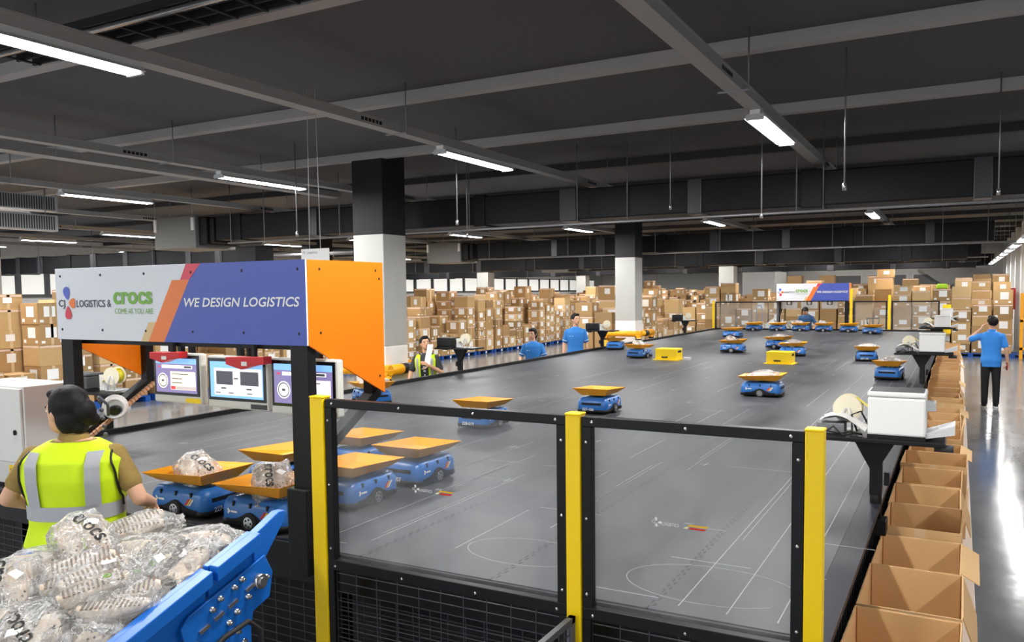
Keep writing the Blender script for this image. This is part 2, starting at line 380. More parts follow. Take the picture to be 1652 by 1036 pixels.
for j, x in enumerate(RX):
    y0, y1 = -6, 28.5 if j == 0 else 47 if j < 4 else 70
    t = thing('cable_trunking', 'long grey cable trunking with tube lights %s' % RN[j], 'trunking', (x, 0, 0), 0, 'light trunking runs')
    MB().box(-0.075, 0.075, y0, y1, 4.125, 4.205).box(-0.09, 0.09, y0, y1, 4.205, 4.215).build('channel', TRUNK, t)
    for k in range(5 if j == 0 else 9):
        v = MB()
        for q in range(6): v.box(0.075, 0.078, 0.9+5.87*k+0.06*q, 0.94+5.87*k+0.06*q, 4.15, 4.185)
        v.build('vent_grille', BLACKP, t)
    for k in range(5 if j == 0 else 9):
        r = MB().tube((0.13, 1.6+5.87*(k-1), 4.12), (0.13, 1.6+5.87*(k-1), 4.659), 0.007, 6)
        r.box(-0.14, 0.14, 1.59+5.87*(k-1), 1.61+5.87*(k-1), 4.115, 4.13)
        r.build('hanger', GALV, t)
t = thing('cable_trunking', 'wide plain grey trunking without lamps over the aisle', 'trunking', (-10.25, 0, 0))
MB().box(-0.12, 0.12, -6, 12, 4.15, 4.25).build('channel', TRUNK, t)
for k in range(5): MB().tube((0.14, -4+3.5*k, 4.15), (0.14, -4+3.5*k, 4.659), 0.007, 6).build('hanger', GALV, t)
def duct(name, label, x0, x1, y0, y1, z0, z1, step, ph=0.0, mm=DUCT):
    t = thing(name, label, 'duct', (0, 0, 0))
    MB().box(x0, x1, y0, y1, z0, z1).build('duct_body', mm, t, bevel=0.02)
    x = x0+ph; k = 0
    while x < x1:
        wd = 0.30 if k % 2 == 0 else 0.22
        MB().box(x-wd/2, x+wd/2, y0-0.025, y1+0.025, z0-0.025, z1+0.025).build('collar', DUCTB if k % 3 else DUCT, t, bevel=0.015)
        x += step*(0.8 if k % 2 else 1.0); k += 1
    x = x0+0.5
    while x < x1:
        MB().tube((x, y0-0.05, z0-0.06), (x, y0-0.05, 4.659), 0.008, 6).build('hanger_rod', GALV, t)
        x += 2.9
    return t
duct('air_duct', 'big black air duct crossing above the platform, first one from the station', -13.8, 2.15, 12.3, 13.1, 3.53, 4.02, 2.1, 0.6)
duct('air_duct', 'black air duct ending before the white wall, second one from the station', -14.4, 0.75, 24.0, 24.8, 3.52, 4.03, 2.0, 0.9)
duct('air_duct', 'far black air duct, third one from the station', -16, 0.7, 36.0, 36.8, 3.35, 4.0, 2.4, 0.7)
duct('air_duct', 'short black air duct above the pallet row near the window wall', -31, -17.5, 17.0, 17.7, 3.2, 3.75, 1.6, 0.5)
duct('air_duct', 'black air duct crossing toward the window wall beyond the fan units', -31, -16.8, 47.0, 47.6, 3.5, 4.0, 2.5, 0.5)
duct('air_duct', 'black air duct just beyond the second one, a little lower', -30, 0.2, 29.5, 30.2, 3.25, 3.7, 2.6, 0.4)
duct('air_duct', 'far black air duct close behind the third one', -30, 0.6, 40.0, 40.6, 3.2, 3.75, 2.6, 1.4)
duct('air_duct', 'farthest black air duct before the end wall windows', -14, 1.4, 44.0, 44.6, 3.35, 3.9, 2.4, 0.7)
for lbl, x0, x1, y0, y1, z0, z1 in (('grey fan unit box at the end of the first black duct', -15.6, -14.3, 12.2, 13.3, 3.38, 4.08), ('small grey fan unit box at the end of the second black duct', -16.4, -15.0, 23.9, 25.0, 3.4, 4.1), ('grey fan unit box over the far cartons near the third duct', -17.9, -16.5, 35.9, 36.9, 3.3, 4.0)):
    t = thing('fan_unit', lbl, 'fan unit')
    MB().box(x0, x1, y0, y1, z0, z1).build('casing', mat('fan_grey', srgb(118, 120, 118), 0.5, 0.1), t, bevel=0.015)
    MB().box(x1, x1+0.25, y0+0.08, y1-0.08, z0+0.06, z1-0.04).box(x1+0.25, x1+0.4, y0+0.14, y1-0.14, z0+0.1, z1-0.06).build('flexible_connector', BLACKP, t, bevel=0.03)
    for xx in (x0+0.06, x1-0.06): MB().box(xx-0.04, xx+0.04, y0-0.03, y0, z1-0.32, z1-0.05).build('mounting_bracket', WHITE, t)
    for xx in (x0+0.06, x1-0.06): MB().tube((xx, y0-0.015, z1-0.1), (xx, y0-0.015, 4.659), 0.01, 6).build('hanger_rod', GALV, t)
# ribbed lit decking strip / cable ladders running across between the ducts
def ladder(label, x0, x1, y, z, wd, m, rails=5):
    t = thing('cable_ladder', label, 'cable tray')
    b = MB()
    for k in range(rails): b.box(x0, x1, y-wd/2+wd*k/(rails-1)-0.012, y-wd/2+wd*k/(rails-1)+0.012, z, z+0.06)
    x = x0+0.1
    while x < x1: b.box(x-0.015, x+0.015, y-wd/2, y+wd/2, z-0.012, z+0.001); x += 0.3
    b.build('ladder_frame', m, t)
    x = x0+0.3
    while x < x1: MB().tube((x, y, z+0.06), (x, y, 4.659), 0.008, 6).build('hanger_rod', GALV, t); x += 2.94
ladder('silver cable ladder with five rails between the first and second ducts', -20, 2.1, 17.2, 3.92, 1.1, GALV)
ladder('dark perforated cable tray close under the ceiling near the camera end', -7.2, 1.5, 4.25, 4.40, 0.42, COLD, 4)
ladder('silver cable ladder beside the fan units over the aisle', -30, -16.5, 22.2, 3.75, 1.0, GALV)
def pipe(label, pts, r, m=GALV, drops=()):
    t = thing('ceiling_pipe', label, 'pipe')
    MB().path(pts, r, 8).build('pipe_run', m, t)
    for p in drops: MB().tube((p[0], p[1], p[2]+r), (p[0], p[1], 4.659), 0.007, 6).build('hanger_rod', GALV, t)
pipe('bright steel conduit close under the ceiling beside the dark cable tray', [(-7.0, 4.0, 4.34), (1.5, 4.0, 4.34)], 0.022, STEEL, [(-6.4, 4, 4.36), (-4.4, 4, 4.36), (-2.4, 4, 4.36)])
pipe('thin grey sprinkler pipe running below the first black duct', [(-13, 11.9, 3.42), (2.1, 11.9, 3.42)], 0.02, GALV, [(-12, 11.9, 3.42), (-5.3, 11.9, 3.42), (-2.0, 11.9, 3.42), (1.2, 11.9, 3.42)])
pipe('thin grey sprinkler pipe running below the second black duct', [(-14, 23.4, 3.45), (2.1, 23.4, 3.45)], 0.02, GALV, [(-10, 23.4, 3.45), (-6.0, 23.4, 3.45), (-3.0, 23.4, 3.45), (-0.4, 23.4, 3.45)])
pipe('thin grey sprinkler pipe before the third black duct', [(-14, 34.5, 3.45), (0.9, 34.5, 3.45)], 0.02, GALV, [(-9, 34.5, 3.45), (-4.5, 34.5, 3.45), (-1.4, 34.5, 3.45)])
for k, (x, y, z) in enumerate([(-1.0, 8.6, 3.36), (-2.2, 10.6, 3.30), (-6.2, 9.8, 3.36), (-6.9, 11.2, 3.3), (-3.6, 11.3, 3.55), (-8.9, 9.5, 3.3), (0.35, 10.4, 3.4)]):
    t = thing('drop_rod', 'thin steel rod hanging from the ceiling with an unused end socket, %s from the lane' % nth(k), 'rod', (x, y, 0), 0, 'hanging drop rods')
    MB().tube((0, 0, z), (0, 0, 4.659), 0.008, 6).build('rod', GALV, t)
    MB().tube((0, 0, z-0.05), (0, 0, z+0.02), 0.02, 8).build('end_socket', STEEL, t)
# louvred grilles beside the windows, high over the aisle
for k, (x, y, z) in enumerate([(-16.2, 9.2, 4.26), (-15.9, 9.0, 3.84)]):
    t = thing('air_grille', 'pale louvred air grille high over the pallet row, %s one' % ('upper' if k == 0 else 'lower'), 'grille', (x, y, z))
    MB().box(-0.2, 0, -1.2, 1.2, -0.16, 0.16).build('grille_frame', LGREY, t, bevel=0.01)
    s = MB()
    for i in range(46): s.box(0.0, 0.012, -1.15+0.05*i, -1.13+0.05*i, -0.13, 0.13)
    s.build('slats', DGREY, t)
    for q in (-1.0, 1.0): MB().tube((-0.1, q, 0.16), (-0.1, q, 4.659-z), 0.01, 6).build('hanger_rod', GALV, t)
# small white sign on two cords
t = thing('hanging_sign', 'small white hanging sign on two cords above the station', 'sign', (-6.3, 7.0, 2.77))
MB().box(-0.2, 0.2, -0.006, 0.006, -0.16, 0.1).build('board', WHITE, t)
for sx in (-0.08, 0.08): MB().tube((sx, 0, 0.1), (sx*0.7, 0, 1.889), 0.004, 6).build('cord', LGREY, t)
b = MB(); text_mb(b, 'CJ', frame((-0.17, -0.0075, 0.045), (1, 0, 0), (0, 0, 1)), height=0.03); text_mb(b, 'LOGISTICS', frame((-0.11, -0.0075, 0.045), (1, 0, 0), (0, 0, 1)), height=0.022); b.build('lettering', INK, t)
# ---------------------------------------------------------------- sorting platform
DK = 1.05; XL, XR, YF, YB = -7.09, -0.51, 3.17, 27.2
deck = thing('sorting_platform', 'huge dark grey raised sorting platform covered in rubber mats', 'platform')
MB().box(XL, XR, YF, YB, DK-0.03, DK).build('rubber_matting', MATM, deck)
MB().box(XL, XR, YF, YB, DK-0.14, DK-0.031).build('subframe', BLACK, deck)
MB().box(XL+0.35, XR-0.35, YF+0.35, YB-0.3, 0.02, DK-0.145).build('underdeck_shade', RUBBER, deck)  # dark block standing in for the shade under the platform
lg = 0
for y in [YF+0.1+3.0*i for i in range(9)]:
    for x in (XL+0.08, XR-0.08): MB().box(x-0.04, x+0.04, y-0.04, y+0.04, 0, DK-0.14).build('leg', BLACK, deck)
for x in (-5.6, -4.2, -2.81, -1.35): MB().box(x-0.04, x+0.04, YF+0.04, YF+0.12, 0, DK-0.14).build('leg', BLACK, deck)
b = MB(); b.box(XL-0.05, XL, YF, YB, DK-0.14, DK+0.05).build('edge_rail', BLACKP, deck, bevel=0.006)
b = MB(); b.box(XL, -2.86, YF-0.04, YF, DK-0.18, DK+0.02).box(-2.86, XR, YF-0.02, YF, DK-0.2, DK-0.004); b.build('edge_rail', BLACK, deck, bevel=0.004)
b = MB(); b.box(XL, XR, YB, YB+0.05, DK-0.14, DK+0.05).build('edge_rail', BLACKP, deck)
APR = mat('apron_steel', srgb(34, 36, 45), 0.42, 0.0, var=0.3, scale=5, spec=0.15)
b = MB(); y = YF-0.9; ys = [2.2, 6.05, 9.2, 12.4, 15.6, 18.8, 22.0, 25.2, 27.2]
for i in range(len(ys)-1):
    b.prism([(XR, DK-0.002), (XR, DK-0.03), (XR+0.115, DK-0.034), (XR+0.115, DK-0.006)], ys[i]+0.01, ys[i+1]-0.01)
b.build('drop_edge_apron', APR, deck)
MB().box(XR+0.06, XR+0.07, 2.2, 27.2, DK-0.12, DK-0.036).build('apron_skirt', BLACK, deck)
# wire mesh round the platform's underside
def wiremesh(mb, o, x, y, W, H, px, py, r, m=0):
    o = Vector(o); x = Vector(x).normalized(); y = Vector(y).normalized()
    n = int(H/py)
    for i in range(n+1): mb.bar(o+y*py*i, o+y*py*i+x*W, r, r, m)
    n = int(W/px)
    for i in range(n+1): mb.bar(o+x*px*i, o+x*px*i+y*H, r, r, m)
WIRE = mat('mesh_wire', srgb(74, 76, 80), 0.45, 0.4)
b = MB(); wiremesh(b, (XL, YF-0.005, 0.05), (1, 0, 0), (0, 0, 1), XR-XL, 0.8, 0.1, 0.045, 0.004); b.build('guard_mesh', WIRE, deck)
b = MB(); wiremesh(b, (XR+0.06, 2.3, 0.05), (0, 1, 0), (0, 0, 1), 12, 0.88, 0.1, 0.1, 0.004); b.build('guard_mesh', WIRE, deck)
# painted line markings on the mats (one part: worn broken lines)
LINE = mat('worn_white_line', srgb(156, 157, 159), 0.6, var=0.3, scale=18)
b = MB(); Z = DK+0.0006
def dash(x, y, L, wd, along): 
    if along: b.add([(x-wd/2, y, Z), (x+wd/2, y, Z), (x+wd/2, y+L, Z), (x-wd/2, y+L, Z)], [(0, 1, 2, 3)])
    else: b.add([(x, y-wd/2, Z), (x+L, y-wd/2, Z), (x+L, y+wd/2, Z), (x, y+wd/2, Z)], [(0, 1, 2, 3)])
for x in (-0.60, -0.80, -1.0): dash(x, 3.25, 14+random.random()*3, 0.005, True)
for i in range(210):
    x = XL+0.4+random.random()*(XR-XL-0.6); y = YF+0.2+(random.random()**1.5)*(YB-YF-1)
    x = round(x/0.25)*0.25+random.choice((0, 0.03))
    if random.random() < 0.6: dash(x, y, 0.5+random.random()*1.4, 0.003+0.003*random.random(), True)
    else: dash(x, round(y/0.55)*0.55, 0.12+random.random()*0.4, 0.006, False)
for i in range(60):       # small crosses at the grid points
    x = XL+0.5+random.random()*6; y = YF+0.4+random.random()*20; x = round(x/0.55)*0.55; y = round(y/0.55)*0.55
    dash(x-0.05, y, 0.1, 0.008, False); dash(x, y-0.05, 0.1, 0.008, True)
for c, rx, ry in (((-0.95, 3.55), 0.38, 0.24), ((-1.9, 3.6), 0.32, 0.2)):   # curved tyre scuffs
    q = []
    for k in range(41):
        a = 0.4+5.2*k/40; q.append(((c[0]+rx*math.cos(a)), c[1]+ry*math.sin(a)))
    for k in range(40):
        p0 = Vector(q[k]); p1 = Vector(q[k+1]); n = (p1-p0).normalized(); n = Vector((-n.y, n.x))*0.0018
        b.add([(p0.x-n.x, p0.y-n.y, Z), (p1.x-n.x, p1.y-n.y, Z), (p1.x+n.x, p1.y+n.y, Z), (p0.x+n.x, p0.y+n.y, Z)], [(0, 1, 2, 3)])
b.build('line_marking', LINE, deck)

# ---------------------------------------------------------------- clear safety fence in front of the platform
FY = 3.0
for x0, x1, z0, lb in ((-2.735, -2.655, 0.0, 'yellow fence post beside the black station post'), (-1.382, -1.318, 0.0, 'yellow fence post between the two clear panels'), (-0.462, -0.400, 0.0, 'yellow fence post at the platform corner beside the open cartons')):
    t = thing('fence_post', lb, 'post', ((x0+x1)/2, FY, 0))
    h = (x1-x0)/2
    MB().box(-h, h, -0.03, 0.03, 0.01, 1.865).build('post', YEL, t, bevel=0.004)
    MB().box(-h-0.002, h+0.002, -0.032, 0.032, 1.865, 1.874).build('cap', YEL, t, bevel=0.003)
    MB().box(-0.09, 0.09, -0.09, 0.09, 0, 0.01).build('base_plate', BLACK, t)
def cj_sticker(mb, o, s, x=(1, 0, 0), y=(0, 0, 1)):
    X = frame(o, x, y)
    for a, q in ((PI/2+0.25, 0), (-0.05, 0), (-PI/2-0.15, 0)): petal(mb, (0.1*s+0.02*s*math.cos(a), 0.02*s*math.sin(a)), a, 0.075*s, 0.06*s, X, 0)
    text_mb(mb, 'CJ', X @ Matrix.Translation((0.0, -0.04*s, 0)), height=0.07*s)
    text_mb(mb, 'LOGISTICS', X @ Matrix.Translation((0.20*s, -0.05*s, 0)), width=0.34*s, height=0.06*s)
    for u0, v0, L, m in ((0.62, 0.03, 0.22, 1), (0.70, -0.01, 0.42, 2), (0.62, -0.06, 0.13, 3), (0.72, -0.065, 0.36, 4)):
        P = [(u0, v0), (u0+L-0.05, v0), (u0+L, v0+0.035), (u0+0.05, v0+0.035)]
        mb.add([X @ Vector((a*s, c*s, 0)) for a, c in P], [(0, 1, 2, 3)], m)
ST = [WHITE, mat('sticker_grey', srgb(176, 178, 180), 0.4), mat('sticker_gold', srgb(240, 186, 30), 0.4), mat('sticker_cream', srgb(236, 226, 190), 0.4), mat('sticker_red', srgb(216, 40, 30), 0.4)]
for x0, x1, lb, riv, stx, stz in ((-2.652, -1.385, 'wide clear fence panel in a black riveted frame, next to the station', 4, -2.16, 1.472), (-1.315, -0.465, 'narrower clear fence panel in a black riveted frame, next to the open cartons', 3, -1.02, 1.462)):
    t = thing('safety_fence', lb, 'fence', (x0, FY, 0)); W = x1-x0
    f = MB().box(0, W, -0.02, 0.02, 1.822, 1.862).box(0, W, -0.02, 0.02, 1.035, 1.085).box(0, 0.042, -0.02, 0.02, 1.085, 1.822).box(W-0.042, W, -0.02, 0.02, 1.085, 1.822)
    f.build('frame', BLACK, t, bevel=0.003)
    f = MB().box(0, W, -0.02, 0.02, 0.12, 0.16).box(0, 0.035, -0.02, 0.02, 0.16, 1.035).box(W-0.035, W, -0.02, 0.02, 0.16, 1.035); f.build('lower_frame', BLACK, t)
    b = MB(); wiremesh(b, (0.035, 0, 0.16), (1, 0, 0), (0, 0, 1), W-0.07, 0.87, 0.12, 0.045, 0.0035); b.build('wire_mesh', WIRE, t)
    MB().box(0.02, W-0.02, 0.021, 0.026, 1.05, 1.85).build('clear_pane', PANE, t)
    for k in range(riv):
        for z in (1.842, 1.055):
            xx = 0.045+(W-0.09)*k/(riv-1); MB().ell((xx, -0.021, z), (0.007, 0.005, 0.007), 0, 8, 6).build('rivet', STEEL, t)
    for z in (1.76, 1.45, 1.14):
        for xx in (0.02, W-0.02): MB().ell((xx, -0.021, z), (0.007, 0.005, 0.007), 0, 8, 6).build('rivet', STEEL, t)
    b = MB(); cj_sticker(b, (stx-x0-0.015, 0.0195, stz), 0.2); b.build('sticker', ST, t)
t = thing('mesh_fence', 'low dark mesh fence running forward from the middle yellow post', 'fence', (-1.35, 0, 0))
MB().box(-0.012, 0.012, 1.2, 2.96, 1.025, 1.05).box(-0.012, 0.012, 1.2, 2.96, 0.1, 0.13).box(-0.012, 0.012, 1.2, 1.23, 0, 1.05).box(-0.012, 0.012, 2.93, 2.96, 0, 1.05).build('frame', mat('mesh_frame_grey', srgb(88, 90, 92), 0.45), t)
b = MB(); wiremesh(b, (0, 1.23, 0.13), (0, 1, 0), (0, 0, 1), 1.7, 0.9, 0.05, 0.05, 0.003); b.build('wire_mesh', WIRE, t)

# ---------------------------------------------------------------- station canopy with the sign
SBLUE = mat('sign_blue', srgb(66, 84, 172), 0.25); SGREY = mat('sign_grey', srgb(212, 215, 222), 0.22)
SORG = mat('sign_orange', srgb(226, 118, 44), 0.25); SRED = mat('sign_red', srgb(212, 62, 84), 0.25); STAN = mat('sign_tan', srgb(214, 182, 130), 0.3)
SGRN = mat('sign_green', srgb(112, 168, 52), 0.3); NAVY = mat('logo_navy', srgb(36, 40, 62), 0.3); LBLUE = mat('logo_blue', srgb(72, 92, 190), 0.3); LORG = mat('logo_orange', srgb(232, 116, 40), 0.3); LRED = mat('logo_red', srgb(206, 40, 66), 0.3)
def canopy(label, loc, W=2.0, Hs=0.425, near=True):
    """front sign panel in the local x-z plane (x 0..W, z 0..Hs) facing -y"""
    t = thing('sorting_station_canopy', label, 'canopy', loc)
    MB().box(0, W, 0, 0.012, 0, Hs).build('sign_panel', SGREY, t, bevel=0.002)
    P = lambda u, v: (u*W, -0.0015, v*Hs)
    for nm, poly, m in (('blue_field', [(0.48, 0), (1, 0), (1, 1), (0.634, 1), (0.588, 0.80)], SBLUE), ('red_stripe', [(0.553, 0.80), (0.590, 0.80), (0.634, 1), (0.577, 1)], SRED),
                        ('orange_stripe', [(0.415, 0), (0.48, 0), (0.588, 0.80), (0.520, 0.80)], SORG), ('tan_stripe', [(0.384, 0), (0.415, 0), (0.448, 0.255), (0.418, 0.255)], STAN)):
        MB().add([P(*q) for q in poly], [list(range(len(poly)))]).build(nm, m, t)
    X = lambda u, v: frame((u*W, -0.003, v*Hs), (1, 0, 0), (0, 0, 1))
    for nm, c, a, m in (('blue_petal', (0.059, 0.56), PI/2+0.22, LBLUE), ('orange_petal', (0.064, 0.52), -0.12, LORG), ('red_petal', (0.058, 0.47), -PI/2+0.06, LRED)):
        b = MB(); petal(b, (c[0]*W, c[1]*Hs), a, 0.185*Hs if a != -0.12 else 0.14*Hs, 0.165*Hs, frame((0, -0.003, 0), (1, 0, 0), (0, 0, 1)), 0); b.build(nm, m, t)
    for s, u, v, wu, hv, m, sh, off in (('CJ', 0.014, 0.43, 0.031, 0.13, NAVY, 0, 0.016), ('LOGISTICS', 0.100, 0.455, 0.132, 0.10, NAVY, 0, 0.014), ('&', 0.242, 0.455, 0.017, 0.10, NAVY, 0, 0),
                                    ('crocs', 0.270, 0.49, 0.168, 0.17, SGRN, 0, 0.032), ('COME AS YOU ARE', 0.275, 0.365, 0.165, 0.072, SGRN, 0, 0.0), ('WE DESIGN LOGISTICS', 0.566, 0.455, 0.415, 0.115, WHITE, 0.2, 0.016)):
        b = MB(); text_mb(b, s, X(u, v), wu*W, hv*Hs, 0, sh, off); b.build('lettering', m, t)
    b = MB()
    for i in range(6):
        for z in (0.06, Hs-0.045): b.ell((0.05+(W-0.1)*i/5, -0.001, z), (0.008, 0.004, 0.008), 0, 8, 6)
    b.build('rivet', INK, t)
    for x in (0.0, W-0.012):
        MB().add([(x, 0.013, 0), (x, 0.013, Hs), (x, 0.615, Hs), (x, 0.615, -0.30), (x+0.012, 0.013, 0), (x+0.012, 0.013, Hs), (x+0.012, 0.615, Hs), (x+0.012, 0.615, -0.30)],
                 [(0, 1, 2, 3), (7, 6, 5, 4), (0, 4, 5, 1), (1, 5, 6, 2), (2, 6, 7, 3), (3, 7, 4, 0)]).build('side_panel', ORANGE, t, bevel=0.002)
        b = MB()
        for yy, zz in ((0.1, Hs-0.045), (0.55, Hs-0.045), (0.58, Hs-0.09), (0.1, 0.06), (0.57, -0.2)): b.ell((W+0.001 if x > 0 else -0.001, yy, zz), (0.003, 0.007, 0.007), 0, 8, 6)
        b.build('rivet', INK, t)
    for x in (0.065, W-0.07):
        MB().box(x-0.057, x+0.057, 0.014, 0.075, -1.16, Hs-0.02).build('front_post', BLACK, t, bevel=0.004)
        MB().box(x-0.075, x+0.055, -0.02, 0.078, -1.16, -0.72).build('post_bracket', BLACK, t, bevel=0.006)
        s = x-0.01 if x > W/2 else x-0.03
        MB().bar((s, 0.05, -0.635), (s, 0.63, -0.29), 0.05, 0.075, ref=(1, 0, 0)).build('diagonal_brace', BLACK, t, bevel=0.003)
        MB().box(s-0.03, s+0.03, 0.56, 0.62, -0.31, Hs-0.03).build('rear_post', BLACK, t, bevel=0.003)
    MB().box(0.02, W-0.02, 0.57, 0.61, Hs-0.07, Hs-0.03).box(0.02, W-0.02, 0.10, 0.14, -0.03, 0.01).box(0.02, 0.06, 0.1, 0.6, Hs-0.07, Hs-0.03).box(W-0.06, W-0.02, 0.1, 0.6, Hs-0.07, Hs-0.03).build('top_frame', BLACK, t)
    return t
cp = canopy('station canopy with white and blue sign and orange sides above the hi-vis worker', (-4.812, 3.05, 2.108))
# cable chain and round white scanner on the brace behind the worker's head
b = MB()
for k in range(22):
    q = k/21; b.box(-0.02, 0.02, -0.011, 0.011, -0.012, 0.012, X=Matrix.Translation((0.075, 0.11+0.48*q, -0.62+0.29*q)) @ Matrix.Rotation(0.54, 4, 'X'))
b.build('cable_chain', mat('chain_beige', srgb(196, 152, 118), 0.5), cp)
t = thing('ring_scanner', 'round white scanner with a black lens clipped to the diagonal brace', 'scanner', (-4.69, 3.33, 1.668))
hd = MB(); d = Vector((0.72, -0.66, -0.10)).normalized()
Xs = d.to_track_quat('Z', 'Y').to_matrix().to_4x4()
rings = []
for z, r in ((-0.05, 0.03), (-0.04, 0.066), (0.0, 0.076), (0.045, 0.074), (0.062, 0.066), (0.060, 0.054), (0.03, 0.045)): rings.append([Xs @ Vector((r*math.cos(2*PI*j/24), r*math.sin(2*PI*j/24), z)) for j in range(24)])
hd.loft(rings); hd.build('shell', WHITE, t)
MB().loft([[Xs @ Vector((r*math.cos(2*PI*j/20), r*math.sin(2*PI*j/20)*0.75-0.015, z)) for j in range(20)] for z, r in ((0.03, 0.040), (0.066, 0.038), (0.070, 0.03))]).build('lens', mat('lens_black', srgb(10, 12, 14), 0.1), t)
MB().tube(Xs @ Vector((0, 0, -0.05)), Xs @ Vector((0, 0, -0.075)), 0.02).build('clamp', BLACKP, t)

# ---------------------------------------------------------------- touch screens hung under the canopy
SCR = {}
def emi(name, c, e): return mat('screen_'+name, srgb(*c), 0.3, emit=e)
E_ = 0.55
UI = [emi('sky', (120, 170, 225), E_), emi('white', (245, 245, 245), E_), emi('cream', (246, 228, 196), E_), emi('violet', (118, 108, 150), E_), emi('dark', (64, 64, 72), E_), emi('red', (206, 44, 60), E_), emi('grey', (176, 164, 164), E_), emi('pink', (240, 226, 232), E_)]
def monitor(label, x0, x1, z0, z1, y, kind):
    t = thing('touch_screen', label, 'monitor', ((x0+x1)/2, y, (z0+z1)/2), 0.0, 'touch screens under the station canopy')
    w = (x1-x0)/2; h = (z1-z0)/2
    MB().box(-w, w, 0, 0.05, -h, h).build('housing', mat('screen_housing', srgb(214, 212, 204), 0.4), t, bevel=0.012)
    MB().box(-w+0.012, w-0.012, -0.004, 0.0, -h+0.045, h-0.012).build('bezel', mat('screen_bezel', srgb(18, 18, 20), 0.15), t, bevel=0.002)
    a, c, e, f = -w+0.03, w-0.03, -h+0.062, h-0.03
    MB().add([(a, -0.0048, e), (c, -0.0048, e), (c, -0.0048, f), (a, -0.0048, f)], [(0, 1, 2, 3)], 0).build('screen', UI[0] if kind == 1 else UI[3], t)
    b = MB()
    def R(u0, u1, v0, v1, m, d=0.0055): b.add([(a+(c-a)*u, -d, e+(f-e)*v) for u, v in ((u0, v0), (u1, v0), (u1, v1), (u0, v1))], [(0, 1, 2, 3)], m)
    def ring(u, v, r0, r1, m, d=0.0058, sq=(f-e)/(c-a)):
        n = 28; vs = []; 
        for j in range(n): 
            for r in (r0, r1): vs.append((a+(c-a)*(u+r*sq*math.cos(2*PI*j/n)), -d, e+(f-e)*(v+r*math.sin(2*PI*j/n))))
        b.add(vs, [(2*j, 2*j+1, (2*j+3) % (2*n), (2*j+2) % (2*n)) for j in range(n)], m)
    if kind == 1:
        R(0, 0.95, 0.80, 1.0, 0); R(0.08, 0.98, 0.07, 0.82, 7); R(0.12, 0.44, 0.36, 0.74, 4, 0.0062); R(0.58, 0.92, 0.36, 0.74, 4, 0.0062); R(0.1, 0.96, 0.76, 0.79, 1, 0.0062)
        for u in (0.26, 0.74): R(u-0.05, u+0.05, 0.24, 0.28, 4, 0.0062)
        for u in (0.15, 0.4, 0.75): R(u-0.05, u+0.05, 0.12, 0.15, 4, 0.0062)
        R(0.46, 0.54, 0.52, 0.56, 4, 0.0062)
    else:
        R(0, 1, 0.84, 1.0, 0); R(0.15, 0.9, 0.71, 0.80, 1); R(0.70, 0.88, 0.725, 0.785, 4, 0.0062); R(0.06, 0.11, 0.73, 0.77, 5)
        R(0.36, 0.97, 0.09, 0.62, 2 if kind == 0 else 7); R(0.37, 0.48, 0.1, 0.19, 5, 0.0062); R(0.49, 0.97, 0.1, 0.19, 6, 0.0062)
        for v, L in ((0.53, 0.4), (0.40, 0.25), (0.28, 0.25)): R(0.40, 0.40+L, v, v+0.025, 4, 0.0062)
        ring(0.17, 0.34, 0.0, 0.16, 2 if kind == 0 else 1); ring(0.17, 0.34, 0.16, 0.19, 4); ring(0.17, 0.34, 0.19, 0.22, 1); R(0.14, 0.20, 0.31, 0.37, 4, 0.0064)
    b.build('screen_display', UI, t)
    p = MB().box(w-0.13, w-0.01, -0.0015, 0.0, -h+0.008, -h+0.034); p.build('button_plate', YEL if kind == 0 else DGREY, t)
    MB().box(-0.07, 0.06, 0.05, 0.10, h-0.16, h-0.02).build('mount_block', BLACK, t)
    for q in (-0.06, 0.03): MB().box(q, q+0.03, 0.06, 0.09, h-0.02, 2.115-(z0+z1)/2).build('hanger_arm', BLACK, t)
    return t
for args in (('touch screen showing a cream panel, beside the diagonal brace', -4.135, -3.735, 1.745, 2.035, 3.19, 0), ('touch screen with two dark squares on a sky picture, middle one under the sign', -3.685, -3.225, 1.738, 2.028, 3.19, 1), ('touch screen with a white round dial, partly behind the black canopy post', -3.205, -2.745, 1.730, 2.03, 3.19, 2)):
    monitor(*args)
RBX = mat('red_plastic', srgb(204, 28, 34), 0.4)
for lb, x0, x1, y, z0, z1 in (('red clamp box hanging before the cream panel screen', -4.05, -3.80, 3.13, 1.985, 2.05), ('red clamp box hanging between the middle screen and the dial screen', -3.44, -3.16, 3.13, 1.968, 2.04)):
    t = thing('barcode_reader', lb, 'reader', ((x0+x1)/2, y, z0), 0.0)
    w = (x1-x0)/2; h = z1-z0
    MB().prism([(-w, h*0.35), (-w*0.2, 0.0), (w*0.3, 0.02), (w, h*0.45), (w, h), (-w, h*0.9)], -0.03, 0.03).build('body', RBX, t, bevel=0.004)
    MB().box(-0.02, 0.02, -0.032, -0.03, h*0.3, h*0.6).build('label_plate', WHITE, t)
    MB().box(w*0.25, w*0.25+0.022, -0.012, 0.012, h*0.5, 2.11-z0).build('hanger_arm', BLACK, t)
    MB().box(-w*0.35, -w*0.35+0.016, 0.035, 0.05, h*0.9, 2.11-z0).build('hanger_arm', BLACK, t)
    MB().path([(0.0, 0.02, h), (-0.01, 0.03, h+0.03), (-0.03, 0.04, h+0.07), (-0.04, 0.05, 2.11-z0)], 0.005, 6).build('cable', BLACKP, t)

